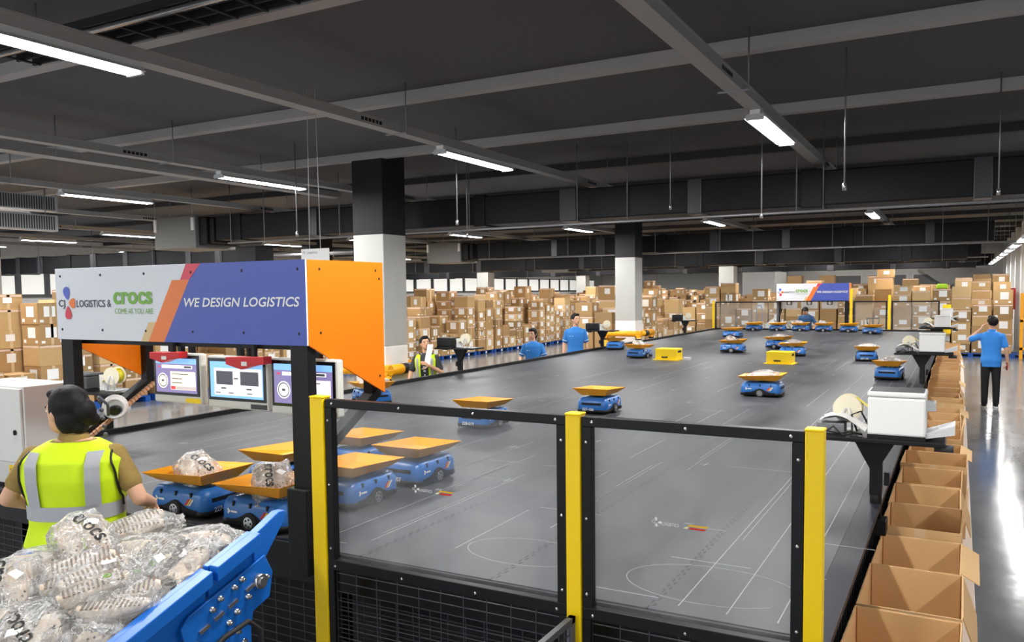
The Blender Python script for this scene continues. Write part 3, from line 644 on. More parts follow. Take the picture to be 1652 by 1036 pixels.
# ---------------------------------------------------------------- control cabinet at the platform corner
t = thing('control_cabinet', 'pale grey metal control cabinet with a lock and yellow warning label', 'cabinet', (-5.52, 3.24, DK))
CABM = mat('cabinet_grey', srgb(214, 214, 210), 0.4)
MB().box(-0.72, 0, 0, 0.34, 0, 0.715).build('body', CABM, t, bevel=0.006)
d = MB().box(-0.70, -0.012, -0.022, -0.001, 0.19, 0.70).build('door', CABM, t, bevel=0.006)
MB().tube((-0.075, -0.024, 0.40), (-0.075, -0.03, 0.40), 0.018, 14).box(-0.079, -0.071, -0.036, -0.03, 0.385, 0.415).build('lock', INK, d)
b = MB().box(-0.205, -0.06, -0.003, -0.001, 0.045, 0.165); wl = b.build('warning_label', YEL, t)
b = MB(); text_mb(b, '有电危险', frame((-0.195, -0.004, 0.095), (1, 0, 0), (0, 0, 1)), width=0.125, height=0.05); text_mb(b, 'Danger electric', frame((-0.19, -0.004, 0.06), (1, 0, 0), (0, 0, 1)), width=0.1, height=0.015); b.build('lettering', INK, wl)
b = MB().box(-0.70, -0.03, -0.0035, -0.002, 0.005, 0.035); b.build('plinth', BLACKP, t)

# ---------------------------------------------------------------- blue infeed conveyor
t = thing('infeed_conveyor', 'bright blue inclined infeed conveyor heaped with bagged clogs', 'conveyor')
def zc(y): return 1.19+0.338*(y-1.73)
XA, XB = -2.5, -3.30; y0, y1 = 0.9, 2.36
def wall(x, th, name, ya, yb, top, bot, m=CBLUE, bv=0.003):
    v = [(x, ya, zc(ya)+top), (x, yb, zc(yb)+top), (x, yb, zc(yb)-bot), (x, ya, zc(ya)-bot)]
    v += [(x-th, a, c) for _, a, c in v]
    return MB().add(v, [(3, 2, 1, 0), (4, 5, 6, 7), (0, 1, 5, 4), (1, 2, 6, 5), (2, 3, 7, 6), (3, 0, 4, 7)]).build(name, m, t, bevel=bv)
wall(XA, 0.03, 'side_wall', y0, 2.12, 0.0, 0.20); wall(XA, 0.03, 'side_wall', 2.135, y1, 0.0, 0.2)
wall(XA+0.05, 0.05, 'rim_flange', y0, 2.115, 0.002, 0.055); wall(XA+0.05, 0.05, 'rim_flange', 2.14, 2.36, 0.002, 0.055)
wall(XB, 0.03, 'side_wall', y0, 1.95, 0.02, 0.20)
b = MB(); b.path([(XB-0.015, y, zc(y)+0.03) for y in (0.9, 1.3, 1.7, 1.95)], 0.035, 10); b.build('rolled_rim', CBLUE, t)
v = [(XA-0.031, y0, zc(y0)-0.10), (XA-0.031, y1, zc(y1)-0.10), (XB+0.001, y1, zc(y1)-0.10), (XB+0.001, y0, zc(y0)-0.10)]
v += [(a, c, e-0.03) for a, c, e in v]
MB().add(v, [(0, 1, 2, 3), (7, 6, 5, 4), (0, 4, 5, 1), (1, 5, 6, 2), (2, 6, 7, 3), (3, 7, 4, 0)]).build('belt', mat('belt_dark', srgb(58, 62, 60), 0.6), t)
# pointed end spout of the side wall
sp = MB(); pts = [(2.355, zc(2.355)-0.015), (2.50, 1.452), (2.54, 1.45), (2.53, 1.41), (2.47, 1.34), (2.36, zc(2.36)-0.19)]
sp.add([(XA+0.012, a, c) for a, c in pts]+[(XA-0.03, a, c) for a, c in pts], [list(range(6)), list(range(11, 5, -1))]+[(i, i+6, (i+1) % 6+6, (i+1) % 6) for i in range(6)]); sp.build('end_spout', CBLUE, t, bevel=0.003)
# bearing plate, slots, bolts, support leg, cable
pl = [(1.98, 1.14), (2.02, 1.18), (2.40, 1.30), (2.44, 1.22), (2.42, 1.12), (2.33, 1.09), (2.31, 1.01), (2.16, 0.99), (2.0, 1.06)]
n = len(pl); MB().add([(XA+0.028, a, c) for a, c in pl]+[(XA+0.018, a, c) for a, c in pl], [list(range(n)), list(range(2*n-1, n-1, -1))]+[(i, i+n, (i+1) % n+n, (i+1) % n) for i in range(n)]).build('bearing_plate', CBLUE, t, bevel=0.003)
for q, (y, z) in enumerate([(1.85, 1.0), (1.93, 1.08), (1.97, 1.02), (2.05, 1.06), (2.12, 1.17), (2.16, 1.20), (2.2, 1.09), (2.23, 1.22), (2.24, 1.12), (2.27, 1.24), (2.30, 1.16), (2.40, 1.21), (1.72, 0.97), (2.24, 1.04), (2.27, 0.99)]):
    MB().tube((XA, y, z), (XA+0.042, y, z), 0.011, 8).tube((XA+0.042, y, z), (XA+0.05, y, z), 0.006, 8).build('bolt', STEEL, t)
MB().tube((XA+0.02, 2.36, 1.205), (XA+0.05, 2.36, 1.205), 0.03, 16).tube((XA+0.05, 2.36, 1.205), (XA+0.056, 2.36, 1.205), 0.018, 12).build('bearing', STEEL, t)
b = MB()
for y, z in ((2.06, 1.10), (2.13, 1.125), (2.2, 1.15), (2.29, 1.185)): b.bar((XA+0.03, y, z), (XA+0.03, y+0.045, z+0.016), 0.012, 0.014)
b.build('slot_rail', STEEL, t)
for x in (XA+0.0, XB+0.02):
    MB().box(x-0.035, x+0.035, 2.2, 2.31, 0.0, 1.06).build('support_leg', CBLUE, t, bevel=0.006)
    MB().box(x-0.035, x+0.035, 1.0, 1.1, 0.0, 0.84).build('support_leg', CBLUE, t, bevel=0.006)
    MB().box(x-0.08, x+0.08, 2.15, 2.36, 0.0, 0.012).build('foot_plate', BLACK, t)
MB().path([(XA+0.055, 1.6, 0.86), (XA+0.06, 1.95, 0.97), (XA+0.06, 2.15, 1.055), (XA+0.06, 2.27, 1.075), (XA+0.06, 2.33, 1.02), (XA+0.06, 2.33, 0.8), (XA+0.06, 2.3, 0.4), (XA+0.06, 2.28, 0.02)], 0.011, 8).build('cable', RUBBER, t)
MB().path([(XA+0.055, 1.7, 0.87), (XA+0.058, 2.0, 0.93), (XA+0.058, 2.2, 0.9), (XA+0.058, 2.36, 0.94), (XA+0.058, 2.38, 0.6), (XA+0.058, 2.34, 0.02)], 0.006, 8).build('cable', RUBBER, t)
# ---------------------------------------------------------------- sorting robots
def rrect(hx, hy, r, z, n=5):
    out = []
    for cx, cy, a0 in ((hx-r, hy-r, 0), (-hx+r, hy-r, PI/2), (-hx+r, -hy+r, PI), (hx-r, -hy+r, 1.5*PI)):
        for k in range(n+1):
            a = a0+PI/2*k/n; out.append((cx+r*math.cos(a), cy+r*math.sin(a), z))
    return out
def robot():
    t = thing('sorting_robot', '', 'robot')
    b = MB(); b.loft([rrect(x, y, 0.05, z) for x, y, z in ((0.215, 0.15, 0.022), (0.222, 0.157, 0.04), (0.22, 0.155, 0.115), (0.205, 0.142, 0.150), (0.18, 0.12, 0.160))])
    shell_mb = b
    b = MB(); b.loft([rrect(x, y, 0.05, z) for x, y, z in ((0.222, 0.157, 0.018), (0.2255, 0.1605, 0.03), (0.2255, 0.1605, 0.045), (0.215, 0.15, 0.048))])
    for s in (-1, 1):       # wavy dark skirt along the wheel sides
        pts = [(-0.17, 0.03)]+[(-0.17+0.34*i/16, 0.052+0.045*math.exp(-((i-8)/3.2)**2)) for i in range(17)]+[(0.17, 0.03)]
        y0_, y1_ = (0.15, 0.1605) if s > 0 else (-0.1605, -0.15)
        b.prism(pts, y0_, y1_)
    b.build('skirt', BLACKP, t)
    for s in (-1, 1):
        wv = MB().tube((0, s*0.13, 0.046), (0, s*0.170, 0.046), 0.046, 20).build('wheel', RUBBER, t)
        h = MB().tube((0, s*0.1702, 0.046), (0, s*0.173, 0.046), 0.031, 18)
        h.build('hub', STEEL, wv)
        q = MB()
        for k in range(5):
            a = 2*PI*k/5; q.ell((0.019*math.cos(a), s*0.1735, 0.046+0.019*math.sin(a)), (0.006, 0.0015, 0.006), 0, 6, 4)
        q.build('hub_holes', RUBBER, wv)
    n = shell_mb
    for s in (-1, 1):
        for x in (-0.12, 0.0, 0.12): n.box(x-0.006, x+0.006, s*0.15-0.006, s*0.15+0.006, 0.118, 0.142, 1)
        n.box(s*0.214-0.008, s*0.214+0.008, -0.10, 0.10, 0.09, 0.112, 1)
    n.build('body_shell', [RBLUE, BLACKP], t)
    for s in (-1, 1):
        g = MB()
        X = frame((-0.165, -0.1585, 0.085), (1, 0, 0), (0, 0, 1)) if s < 0 else frame((0.165, 0.1585, 0.085), (-1, 0, 0), (0, 0, 1))
        for a in (PI/2, 0, -PI/2): petal(g, (0.012, 0.006), a, 0.014, 0.014, X, 0)
        g.add([X @ Vector((a, c, 0)) for a, c in ((0.03, 0.0), (0.075, 0.0), (0.075, 0.010), (0.03, 0.010))], [(0, 1, 2, 3)], 0)
        for a, m in ((0.235, 1), (0.252, 2), (0.269, 0)):
            g.add([X @ Vector(q) for q in ((a, -0.012, 0), (a+0.012, -0.012, 0), (a+0.045, 0.026, 0), (a+0.033, 0.026, 0))], [(0, 1, 2, 3)], m)
        g.build('side_logo', [WHITE, ST[4], ST[2]], t)
    for q in kids(t):
        q.data.transform(Matrix.Diagonal((1.08, 1.1, 1.1, 1)))
        for q2 in kids(q): q2.data.transform(Matrix.Diagonal((1.08, 1.1, 1.1, 1)))
    MB().tube((0, 0, 0.165), (0, 0, 0.20), 0.05, 16).box(-0.11, 0.11, -0.07, 0.07, 0.186, 0.199).build('tilt_column', BLACK, t)
    b = MB(); th = 0.005
    bx, by, rx, ry, zb, zr = 0.185, 0.135, 0.262, 0.205, 0.198, 0.278
    def shell(zo, inset):
        return [(-bx, -by, zb+zo), (bx, -by, zb+zo), (bx, by, zb+zo), (-bx, by, zb+zo), (-rx+inset, -ry+inset, zr-0.028), (rx-inset, -ry+inset, zr), (rx-inset, ry-inset, zr), (-rx+inset, ry-inset, zr-0.028)]
    b.add(shell(th, 0.003)+shell(0, 0), [(0, 1, 2, 3), (0, 4, 5, 1), (1, 5, 6, 2), (2, 6, 7, 3), (3, 7, 4, 0), (11, 10, 9, 8), (9, 13, 12, 8), (10, 14, 13, 9), (11, 15, 14, 10), (8, 12, 15, 11), (4, 12, 13, 5), (5, 13, 14, 6), (6, 14, 15, 7), (7, 15, 12, 4)])
    tr = b.build('tray', TRAY, t, bevel=0.002)
    s = MB()
    for x, y in ((-0.1, 0), (0.1, 0), (0, 0.06)): s.tube((x, y, zb+th), (x, y, zb+th+0.002), 0.007, 8)
    s.build('tray_screw', DGREY, tr)
    return t
RB = robot(); RBT = tree(RB); rfirst = True
PLACE = [  # x, y, rz, number, label tail, load
 (-4.06, 3.42, 0, '227-170', 'beside the hi-vis worker\'s hand, carrying a bag', 1), (-3.43, 3.40, 0, '2', 'just behind the conveyor spout, carrying a bag', 1),
 (-4.02, 4.15, -90, '', 'with an empty tray behind the black post, second row from the station', 0), (-3.95, 4.85, -90, '', 'with an empty tray, half hidden by the diagonal brace', 0),
 (-3.34, 4.02, -90, '228-004', 'with an empty tray pressed against the clear fence panel beside the post', 0), (-3.32, 4.68, -90, '228-007', 'with an empty tray and number 228-007 on its end', 0),
 (-4.09, 6.9, -90, '228-019', 'with an empty tray, alone behind the wide fence panel rail', 0), (-3.42, 8.25, -90, '227-166', 'with an empty tray, alone in the middle of the platform', 0),
 (-2.11, 10.32, 0, '', 'carrying a white bag, alone right of the platform middle', 2), (-0.86, 12.95, -95, '', 'carrying white bags behind the big white printer', 2),
 (-1.45, 16.05, -85, '227-170', 'carrying a heap of white bags before the second printer stand', 2), (-4.15, 17.3, 0, '', 'carrying a white bag, near the yellow boxes and the far row', 2),
 (-5.49, 15.28, -100, '', 'carrying a white bag beside the yellow box of the aisle side', 2), (-6.78, 17.3, -80, '', 'with an empty tray close to the aisle rail and column guard', 0),
 (-3.5, 18.75, -20, '', 'carrying a white bag behind another robot near a yellow box', 2), (-2.85, 16.75, 5, '', 'carrying a white bag right behind a yellow box', 2),
 (-5.46, 22.7, -10, '', 'with an empty tray before the far robot row', 0), (-6.15, 7.75, -30, '', 'carrying white bags under the orange side panel of the canopy', 2),
 (-5.72, 26.62, 0, '', 'with empty tray in the far row, first from the aisle', 0), (-4.99, 26.62, 0, '', 'with empty tray in the far row, second from the aisle', 0), (-4.3, 26.6, 0, '', 'loaded in the far row, third from the aisle', 2),
 (-3.62, 26.58, 0, '', 'loaded in the far row, fourth from the aisle', 2), (-2.89, 26.4, 0, '', 'with empty tray in the far row, fifth from the aisle', 0), (-2.16, 25.5, -12, '', 'with empty tray just off the end of the far row', 0)]
LOADS = []
for x, y, rz, num, tail, load in PLACE:
    o = RB if rfirst else dup_tree(RBT); rfirst = False
    o.location = (x, y, DK); o.rotation_euler = (0, 0, math.radians(rz)); tag(o, 'blue sorting robot '+tail, 'robot', 'sorting robots on the platform')
    if num:
        b = MB()
        for s in (1, -1): text_mb(b, num, frame((s*0.2455, -s*0.10, 0.040), (0, s, 0), (0, 0, 1)), height=0.030, offset=0.02)
        b.build('number', WHITE, o)
    if load: LOADS.append((x, y, load, tail))

# ---------------------------------------------------------------- yellow boxes standing on the platform
for x, y, lb in ((-4.82, 15.05, 'yellow steel box with black handle, farther from the open cartons'), (-2.75, 14.95, 'yellow steel box with black handle, nearer the open cartons')):
    t = thing('charging_box', lb, 'box', (x, y, DK), -0.06)
    MB().box(-0.21, 0.21, -0.16, 0.16, 0.012, 0.215).build('casing', YEL, t, bevel=0.006)
    MB().box(-0.25, 0.25, -0.20, 0.20, 0, 0.012).build('base_plate', YEL, t)
    MB().path([(-0.07, -0.162, 0.06), (-0.07, -0.19, 0.06), (0.03, -0.19, 0.06), (0.03, -0.162, 0.06)], 0.012, 8).build('handle', BLACKP, t)
    MB().box(0.2105, 0.2125, -0.08, 0.09, 0.14, 0.18).build('vent', BLACKP, t)
    if x < -4:
        MB().box(0.30, 0.42, -0.05, 0.07, 0.0, 0.05).box(0.27, 0.30, 0.0, 0.02, 0.01, 0.03).build('plug', LGREY, t)

# ---------------------------------------------------------------- printer stands
def stand(label, loc, rz):
    """local +x points away from the platform, y along it; top at z = 1.47"""
    t = thing('printer_stand', label, 'stand', loc, rz)
    MB().box(-0.36, 0.36, -0.20, 0.20, 1.445, 1.47).build('tabletop', BLACK, t, bevel=0.004)
    b = MB(); b.prism([(-0.05, 1.10), (-0.05, 1.26), (-0.15, 1.444), (0.10, 1.444), (0.02, 1.30), (0.02, 1.10)], -0.035, 0.035)
    b.build('gusset', BLACK, t, bevel=0.004)
    MB().tube((-0.015, 0, 0.92), (-0.015, 0, 1.2), 0.034, 14).build('post', BLACK, t)
    MB().box(-0.07, 0.05, -0.07, 0.07, 0.86, 0.95).build('clamp_base', BLACK, t, bevel=0.004)
    MB().tube((0.30, -0.12, 1.43), (0.40, -0.12, 1.43), 0.022, 12).build('knob', DGREY, t)
    MB().box(0.03, 0.06, -0.02, 0.02, 1.16, 1.24).build('switch_box', BLACKP, t)
    return t
def printer(label, loc, rz, m=WHITE, cover=None, size=(0.31, 0.26, 0.28), group=None):
    t = thing('label_printer', label, 'printer', loc, rz, group)
    w, d, h = size
    MB().box(-w/2, w/2, -d/2, d/2, 0.02, h*0.88).build('body', m, t, bevel=0.012)
    MB().box(-w/2-0.003, w/2+0.003, -d/2-0.003, d/2, h*0.885, h).build('lid', m, t, bevel=0.01)
    MB().box(-w/2+0.012, w/2-0.012, -d/2+0.01, d/2-0.005, h, h+0.003).build('lid_cover', cover or DGREY, t)
    MB().box(-w/2, w/2, -d/2, d/2, 0.0, 0.02).build('foot', BLACKP, t)
    s = MB().add([(w/2-0.005, -d/2+0.02, 0.04), (w/2+0.15, -d/2+0.01, 0.10), (w/2+0.15, d/2-0.04, 0.10), (w/2-0.005, d/2-0.02, 0.04), (w/2-0.005, -d/2+0.02, 0.012), (w/2+0.15, -d/2+0.01, 0.045), (w/2+0.15, d/2-0.04, 0.045), (w/2-0.005, d/2-0.02, 0.012)],
             [(0, 1, 2, 3), (7, 6, 5, 4), (4, 5, 1, 0), (5, 6, 2, 1), (6, 7, 3, 2), (7, 4, 0, 3)]); s.build('output_tray', LGREY, t)
    MB().box(w/2, w/2+0.05, -0.05, 0.02, h*0.6, h*0.8).build('dispenser_latch', LGREY, t)
    return t
CREAM = mat('reel_cream', srgb(222, 214, 190), 0.6); YSTRIP = mat('label_strip_yellow', srgb(238, 222, 30), 0.5)
def reel(label, loc, rz, to):
    t = thing('label_reel', label, 'reel', loc, rz)
    for y in (-0.05, 0.05): MB().tube((0, y-0.003, 0.14), (0, y+0.003, 0.14), 0.085, 28).build('reel_flange', CREAM, t)
    MB().tube((0, -0.045, 0.14), (0, 0.045, 0.14), 0.07, 24).build('label_roll', YSTRIP, t)
    b = MB()
    for x in (-0.02, 0.02):
        b.path([(x*1.6, -0.06, 0.0), (x*1.3, -0.06, 0.10), (x*0.5, -0.06, 0.145)], 0.007, 6)
    b.box(-0.06, 0.06, -0.07, 0.07, 0, 0.006); b.build('reel_stand', LGREY, t)
    q = Vector(to); p0 = Vector((0.05, 0, 0.208))
    MB().add([(p0.x, -0.035, p0.z), (p0.x, 0.035, p0.z), (q.x, q.y+0.035, q.z), (q.x, q.y-0.035, q.z), (p0.x, -0.035, p0.z+0.002), (p0.x, 0.035, p0.z+0.002), (q.x, q.y+0.035, q.z+0.002), (q.x, q.y-0.035, q.z+0.002)],
             [(3, 2, 1, 0), (4, 5, 6, 7), (0, 1, 5, 4), (1, 2, 6, 5), (2, 3, 7, 6), (3, 0, 4, 7)]).build('label_strip', YSTRIP, t)
def cables(label, pts, r=0.006):
    t = thing('cable', label, 'cable', pts[0][0])
    o = Vector(pts[0][0])
    for p in pts: MB().path([Vector(a)-o for a in p], r, 6).build('cable_loop', RUBBER, t)
RY_ = (5.42, 12.55, 20.4, 28.6)
for i, y in enumerate(RY_[:3]):
    n = ('nearest the yellow corner post', 'second along the open cartons', 'third along the open cartons')[i].replace('nearest', 'next to')
    stand('black printer stand clamped to the platform edge, %s' % n, (-0.41, y, 0), 0)
    printer('big white label printer with grey lid on the stand %s' % n, (-0.31, y-0.03, 1.47), 0, group='white printers beside the open cartons')
    reel('cream label reel feeding a yellow strip, on the stand %s' % n, (-0.60, y+0.09, 1.47), 0, (0.16, 0, 0.12))
    cables('tangle of black cables on the stand %s' % n, [[(-0.74, y-0.1, 1.478), (-0.70, y-0.17, 1.50), (-0.62, y-0.12, 1.478), (-0.56, y-0.15, 1.50), (-0.5, y-0.1, 1.478)], [(-0.72, y-0.16, 1.478), (-0.66, y-0.12, 1.52), (-0.6, y-0.17, 1.478), (-0.53, y-0.14, 1.49)], [(-0.54, y+0.02, 1.478), (-0.57, y+0.0, 1.58), (-0.52, y+0.04, 1.60), (-0.48, y+0.05, 1.52)]])
    bag = MB(); rows = []
    for a in range(9):
        u = a/8; rows.append([(-0.74+0.26*u+0.01*math.sin(9*q), y-0.12+0.18*q, 1.545+0.055*math.sin(2.6*u+0.2)+0.012*math.sin(7*q+5*u)-0.05*u) for q in (0, 0.25, 0.5, 0.75, 1)])
    vs = [p for r in rows for p in r]; vs += [(a, c, e-0.003) for a, c, e in vs]
    fs = []
    for a in range(8):
        for q in range(4):
            k = a*5+q; fs += [(k, k+5, k+6, k+1), (k+45, k+46, k+51, k+50)]
    tag(bag.add(vs, fs, 0, True).build('paper_sheet', WHITE), 'curled white label sheet beside the reel on the stand %s' % n, 'paper')
    tag(MB().box(-0.76, -0.60, y-0.10, y+0.04, 1.471, 1.535).build('scale_box', mat('checked_grey', srgb(120, 122, 126), 0.6, var=0.5, scale=30), bevel=0.004), 'small checked grey box below the curled sheet, stand %s' % n, 'box')
# far stand: only its printer shows above the others
stand('black printer stand clamped to the platform edge, last of the row by the far fence', (-0.41, 26.9, 0), 0)
printer('big white label printer with grey lid on the last stand by the far fence', (-0.31, 26.87, 1.47), 0, group='white printers beside the open cartons')
tag(MB().box(-0.42, -0.2, 27.3, 27.36, 1.0, 1.85).build('yellow_printer_top', YEL), 'yellow printer top behind the last white printer', 'board')  # yellow slab standing for the yellow top of a printer
AN = ('beside the man in hi-vis', 'past the man in the blue polo', 'last before the far fence', 'behind the canopy brace and scanner')
for i, y in enumerate((11.35, 17.45, 23.9, 5.0)):
    stand('black printer stand on the aisle rail, %s' % AN[i], (-7.18, y, 0), PI)
    printer('dark label printer on the aisle stand %s' % AN[i], (-7.36, y-0.06, 1.47), PI/2+0.0, DGREY if i == 3 else BLACKP, BLACKP, (0.22, 0.30, 0.16), group='dark printers on the aisle stands')
    reel('label reel with yellow roll on the aisle stand %s' % AN[i], (-7.06, y+0.02, 1.47), 0.3, (-0.12, 0.0, 0.08))
    tag(MB().prism([(-0.10, 0), (0.08, 0), (0.03, 0.13), (-0.03, 0.15)], -0.05, 0.05, X=Matrix.Translation((-7.2, y+0.02, 1.471)) @ Matrix.Rotation(0.4, 4, 'Z')).build('paper_stack', WHITE), 'folded white label paper on the aisle stand %s' % AN[i], 'paper')

# ---------------------------------------------------------------- open cartons on the white plinth
tag(MB().box(-0.36, 0.135, 2.2, 27.0, 0.0, 0.27).build('plinth', mat('plinth_white', srgb(236, 222, 212), 0.5), bevel=0.004), 'long white plinth under the row of open cartons', 'plinth')
def open_carton(W, D, Hh, flaps):
    t = thing('open_carton', '', 'carton'); b = MB(); th = 0.006
    b.box(-W/2, W/2, -D/2, D/2, 0, th).box(-W/2, W/2, -D/2, -D/2+th, th, Hh).box(-W/2, W/2, D/2-th, D/2, th, Hh)
    b.box(-W/2, -W/2+th, -D/2+th, D/2-th, th, Hh).box(W/2-th, W/2, -D/2+th, D/2-th, th, Hh)
    b.build('carton_walls', CARDIN, t)
    f = MB().box(-W/2+0.012, W/2-0.012, D/2-th-0.007, D/2-th-0.001, Hh-0.24, Hh-0.002); f.build('folded_flap', CARDIN, t)
    f = MB().box(-W/2+0.012, W/2-0.012, -D/2+th+0.001, -D/2+th+0.007, Hh-0.24, Hh-0.002); f.build('folded_flap', CARDIN, t)
    b = MB()
    b.box(-0.03, 0.03, -D/2-0.001, -D/2, Hh-0.2, Hh); b.build('tape', TAPE, t)
    if flaps:
        ang, L = flaps
        X = Matrix.Translation((W/2, 0, Hh)) @ Matrix.Rotation(ang, 4, 'Y')
        MB().box(0.0, L, -D/2+0.03, D/2-0.03, -0.003, 0.003, X=X).build('open_flap', CARDIN, t)
    return t
VAR = [open_carton(0.45, 0.67, 0.58, None), open_carton(0.44, 0.63, 0.56, (0.5, 0.10)), open_carton(0.45, 0.66, 0.58, (1.25, 0.2)), open_carton(0.45, 0.64, 0.60, (-1.4, 0.16)), open_carton(0.50, 0.62, 0.60, None)]
VT = [tree(v) for v in VAR]; used = set()
seq = [0, 0, 2, 1, 3, 2, 0, 4, 1, 3, 0, 0, 1, 4, 0, 2, 0, 1, 0, 0, 3, 0, 1, 0, 0, 0, 2, 0, 0, 0, 1, 0, 0]
FT = ['with all its flaps tucked in', 'with one flap half open over the lane', 'with a flap hanging down towards the lane', 'with an upright flap on the lane side', 'wider than the rest']
for i in range(32):
    v = seq[i]; o = VAR[v] if v not in used else dup_tree(VT[v]); used.add(v)
    o.location = (-0.185+random.uniform(-0.012, 0.012)+(0.02 if v == 4 else 0), 3.05+0.697*i+0.05, 0.27); o.rotation_euler = (0, 0, random.uniform(-0.025, 0.025))
    tag(o, 'open brown carton, %s from the corner post, %s' % (nth(i), FT[v]), 'carton', 'open cartons in a row beside the platform')
# ---------------------------------------------------------------- clogs in clear bags
def clog_mb(b, X, m0=0, m1=1):
    rings = []
    for i in range(15):
        t = i/14; x = -0.13+0.26*t
        e = math.sin(PI*min(1, max(0.02, (t+0.015)/1.03)))**0.42
        w = (0.036+0.017*t+0.004*math.sin(6*t))*e
        dome = t > 0.5
        h = (0.078*math.sin(PI*(1-t)*0.98+0.35)**0.6 if t > 0.5 else 0.06+0.012*(1-t))*(0.55+0.45*e)
        lo = 0.02+0.012*(1-t)
        if dome: P = [(0, 0), (w*0.8, 0), (w*1.05, 0.012), (w*1.04, h*0.45), (w*0.85, h*0.78), (w*0.45, h*0.96), (0, h)]
        else: P = [(0, 0), (w*0.8, 0), (w*1.05, 0.012), (w*1.03, h*0.7), (w*0.96, h), (w*0.76, h-0.006), (w*0.3, lo)]
        full = P+[(-a, c) for a, c in P[1:-1 if dome else None][::-1]]
        if not dome: full = P+[(-a, c) for a, c in P[1:][::-1]]
        else: full = P+[(-w*0.02, h)]+[(-a, c) for a, c in P[1:-1][::-1]]
        rings.append([X @ Vector((x, a, c)) for a, c in full])
    b.loft(rings, m0)
    for i in range(13):
        x = -0.105+0.21*i/12; w = 0.034+0.012*i/12
        b.box(x-0.004, x+0.004, -w, w, -0.003, 0.0005, m1, X)
    for a, c in ((0.055, 0.0), (0.07, 0.02), (0.07, -0.02), (0.085, 0.0), (0.05, 0.028), (0.05, -0.028), (0.1, 0.012), (0.1, -0.012)):
        b.ell((a, c, 0.070-0.25*max(0, a-0.06)-0.3*abs(c)), (0.005, 0.005, 0.007), m1, 6, 4, X)
    b.path([X @ Vector(q) for q in ((-0.03, 0.05, 0.05), (-0.10, 0.046, 0.058), (-0.135, 0.0, 0.062), (-0.10, -0.046, 0.058), (-0.03, -0.05, 0.05))], 0.008, 6, m0)
from mathutils import noise
def bag_mesh(seed, a, c, h):
    bm = bmesh.new(); bmesh.ops.create_icosphere(bm, subdivisions=5, radius=1)
    for v in bm.verts:
        p = v.co.copy()
        q = Vector([math.copysign(abs(k)**0.72, k) for k in p])
        d = noise.noise(p*1.7+Vector((seed*3.1, 0, 0)))*0.16+abs(noise.noise(p*4.5+Vector((0, seed*2.3, 0))))*0.14-0.02*abs(noise.noise(p*11))
        q *= (1+d); q = Vector((q.x*a, q.y*c, q.z*h))
        if q.z < 0: q.z *= 0.55
        e = max(0, abs(q.x)/a-0.72)                        # sealed film ends: flat, wide and rippled
        if e > 0:
            q.z = q.z*max(0.08, 1-2.6*e)+0.02*math.sin(40*q.y+seed)*min(1, 3*e); q.x += math.copysign(e*a*(0.75 if q.x > 0 else 0.3), q.x); q.y *= 1+0.5*e
        v.co = q
    bmesh.ops.triangulate(bm, faces=[f for f in bm.faces if len(f.verts) > 3])
    me = bpy.data.meshes.new('bag'); bm.to_mesh(me); bm.free()
    for p in me.polygons: p.use_smooth = True
    me.materials.append(BAG); return me
GRN = SGRN
def bag_thing(seed, flip, text, tag_label=True):
    t = thing('shoe_bag', '', 'bag')
    a, c, h = 0.170, 0.120, 0.072
    me = bag_mesh(seed, a, c, h)
    o = bpy.data.objects.new('clear_bag', me); COL.objects.link(o); o.parent = t
    bv = BVHTree.FromPolygons([v.co[:] for v in me.vertices], [p.vertices[:] for p in me.polygons])
    def proj(v):
        hit = bv.ray_cast(Vector((v.x, v.y, 0.4)), Vector((0, 0, -1)))
        return hit[0]+hit[1]*0.0025 if hit[0] is not None else Vector((v.x, v.y, 0.02))
    rz = 0.25*math.sin(seed*5)
    for s in (-1, 1):
        X = Matrix.Rotation(rz+s*0.08, 4, 'Z') @ Matrix.Translation((0.008*s, s*0.052, -0.030))
        if flip: X = Matrix.Rotation(rz+s*0.06, 4, 'Z') @ Matrix.Translation((0.01*s, s*0.052, 0.052)) @ Matrix.Rotation(PI+0.12*s, 4, 'X')
        b = MB(); clog_mb(b, X); b.build('clog', [CLOG, CLOGD], t)
    def patch(name, u, v, wu, hv, ang, m):
        n = 6; vs = []
        for i in range(n+1):
            for j in range(n+1):
                p = Vector((wu*(i/n-0.5), hv*(j/n-0.5), 0)); p = Matrix.Rotation(ang, 3, 'Z') @ p + Vector((u, v, 0)); vs.append(proj(p))
        b = MB().add(vs, [(i*(n+1)+j, (i+1)*(n+1)+j, (i+1)*(n+1)+j+1, i*(n+1)+j+1) for i in range(n) for j in range(n)], 0, True)
        return b.build(name, m, t)
    if text:
        b = MB(); text_mb(b, 'crocs', frame((-0.105, -0.025+0.03*math.sin(seed), 0), (1, 0.12, 0), (-0.12, 1, 0)), width=0.20, offset=0.02, proj=proj); b.build('lettering', INK, t)
    if tag_label:
        p = patch('paper_tag', 0.06*math.cos(seed*2.1), 0.055, 0.055, 0.034, seed, PAPER)
    if seed % 3 == 0:
        q = MB(); cxy = (0.05, -0.06); pts = []
        for k in range(13):
            al = 2*PI*k/12; v = proj(Vector((cxy[0]+0.013*math.cos(al), cxy[1]+0.009*math.sin(al), 0))); pts.append(v+Vector((0, 0, 0.002)))
        q.path(pts, 0.0025, 5); q.build('green_tag', GRN, t)
    return t
BV = [bag_thing(1, False, True), bag_thing(2, True, False, False), bag_thing(3, True, False), bag_thing(4, False, True), bag_thing(5, False, False, False)]
BT = [tree(x) for x in BV]; bused = set()
def put_bag(v, loc, rot, label, scale=1.0, group=None):
    o = BV[v] if v not in bused else dup_tree(BT[v]); bused.add(v)
    o.location = loc; o.rotation_euler = rot; o.scale = (scale,)*3; tag(o, label, 'bag', group); return o
sl = math.atan(0.338)
def on_belt(x, y, lift): return (x, y, zc(y)-0.10+lift)
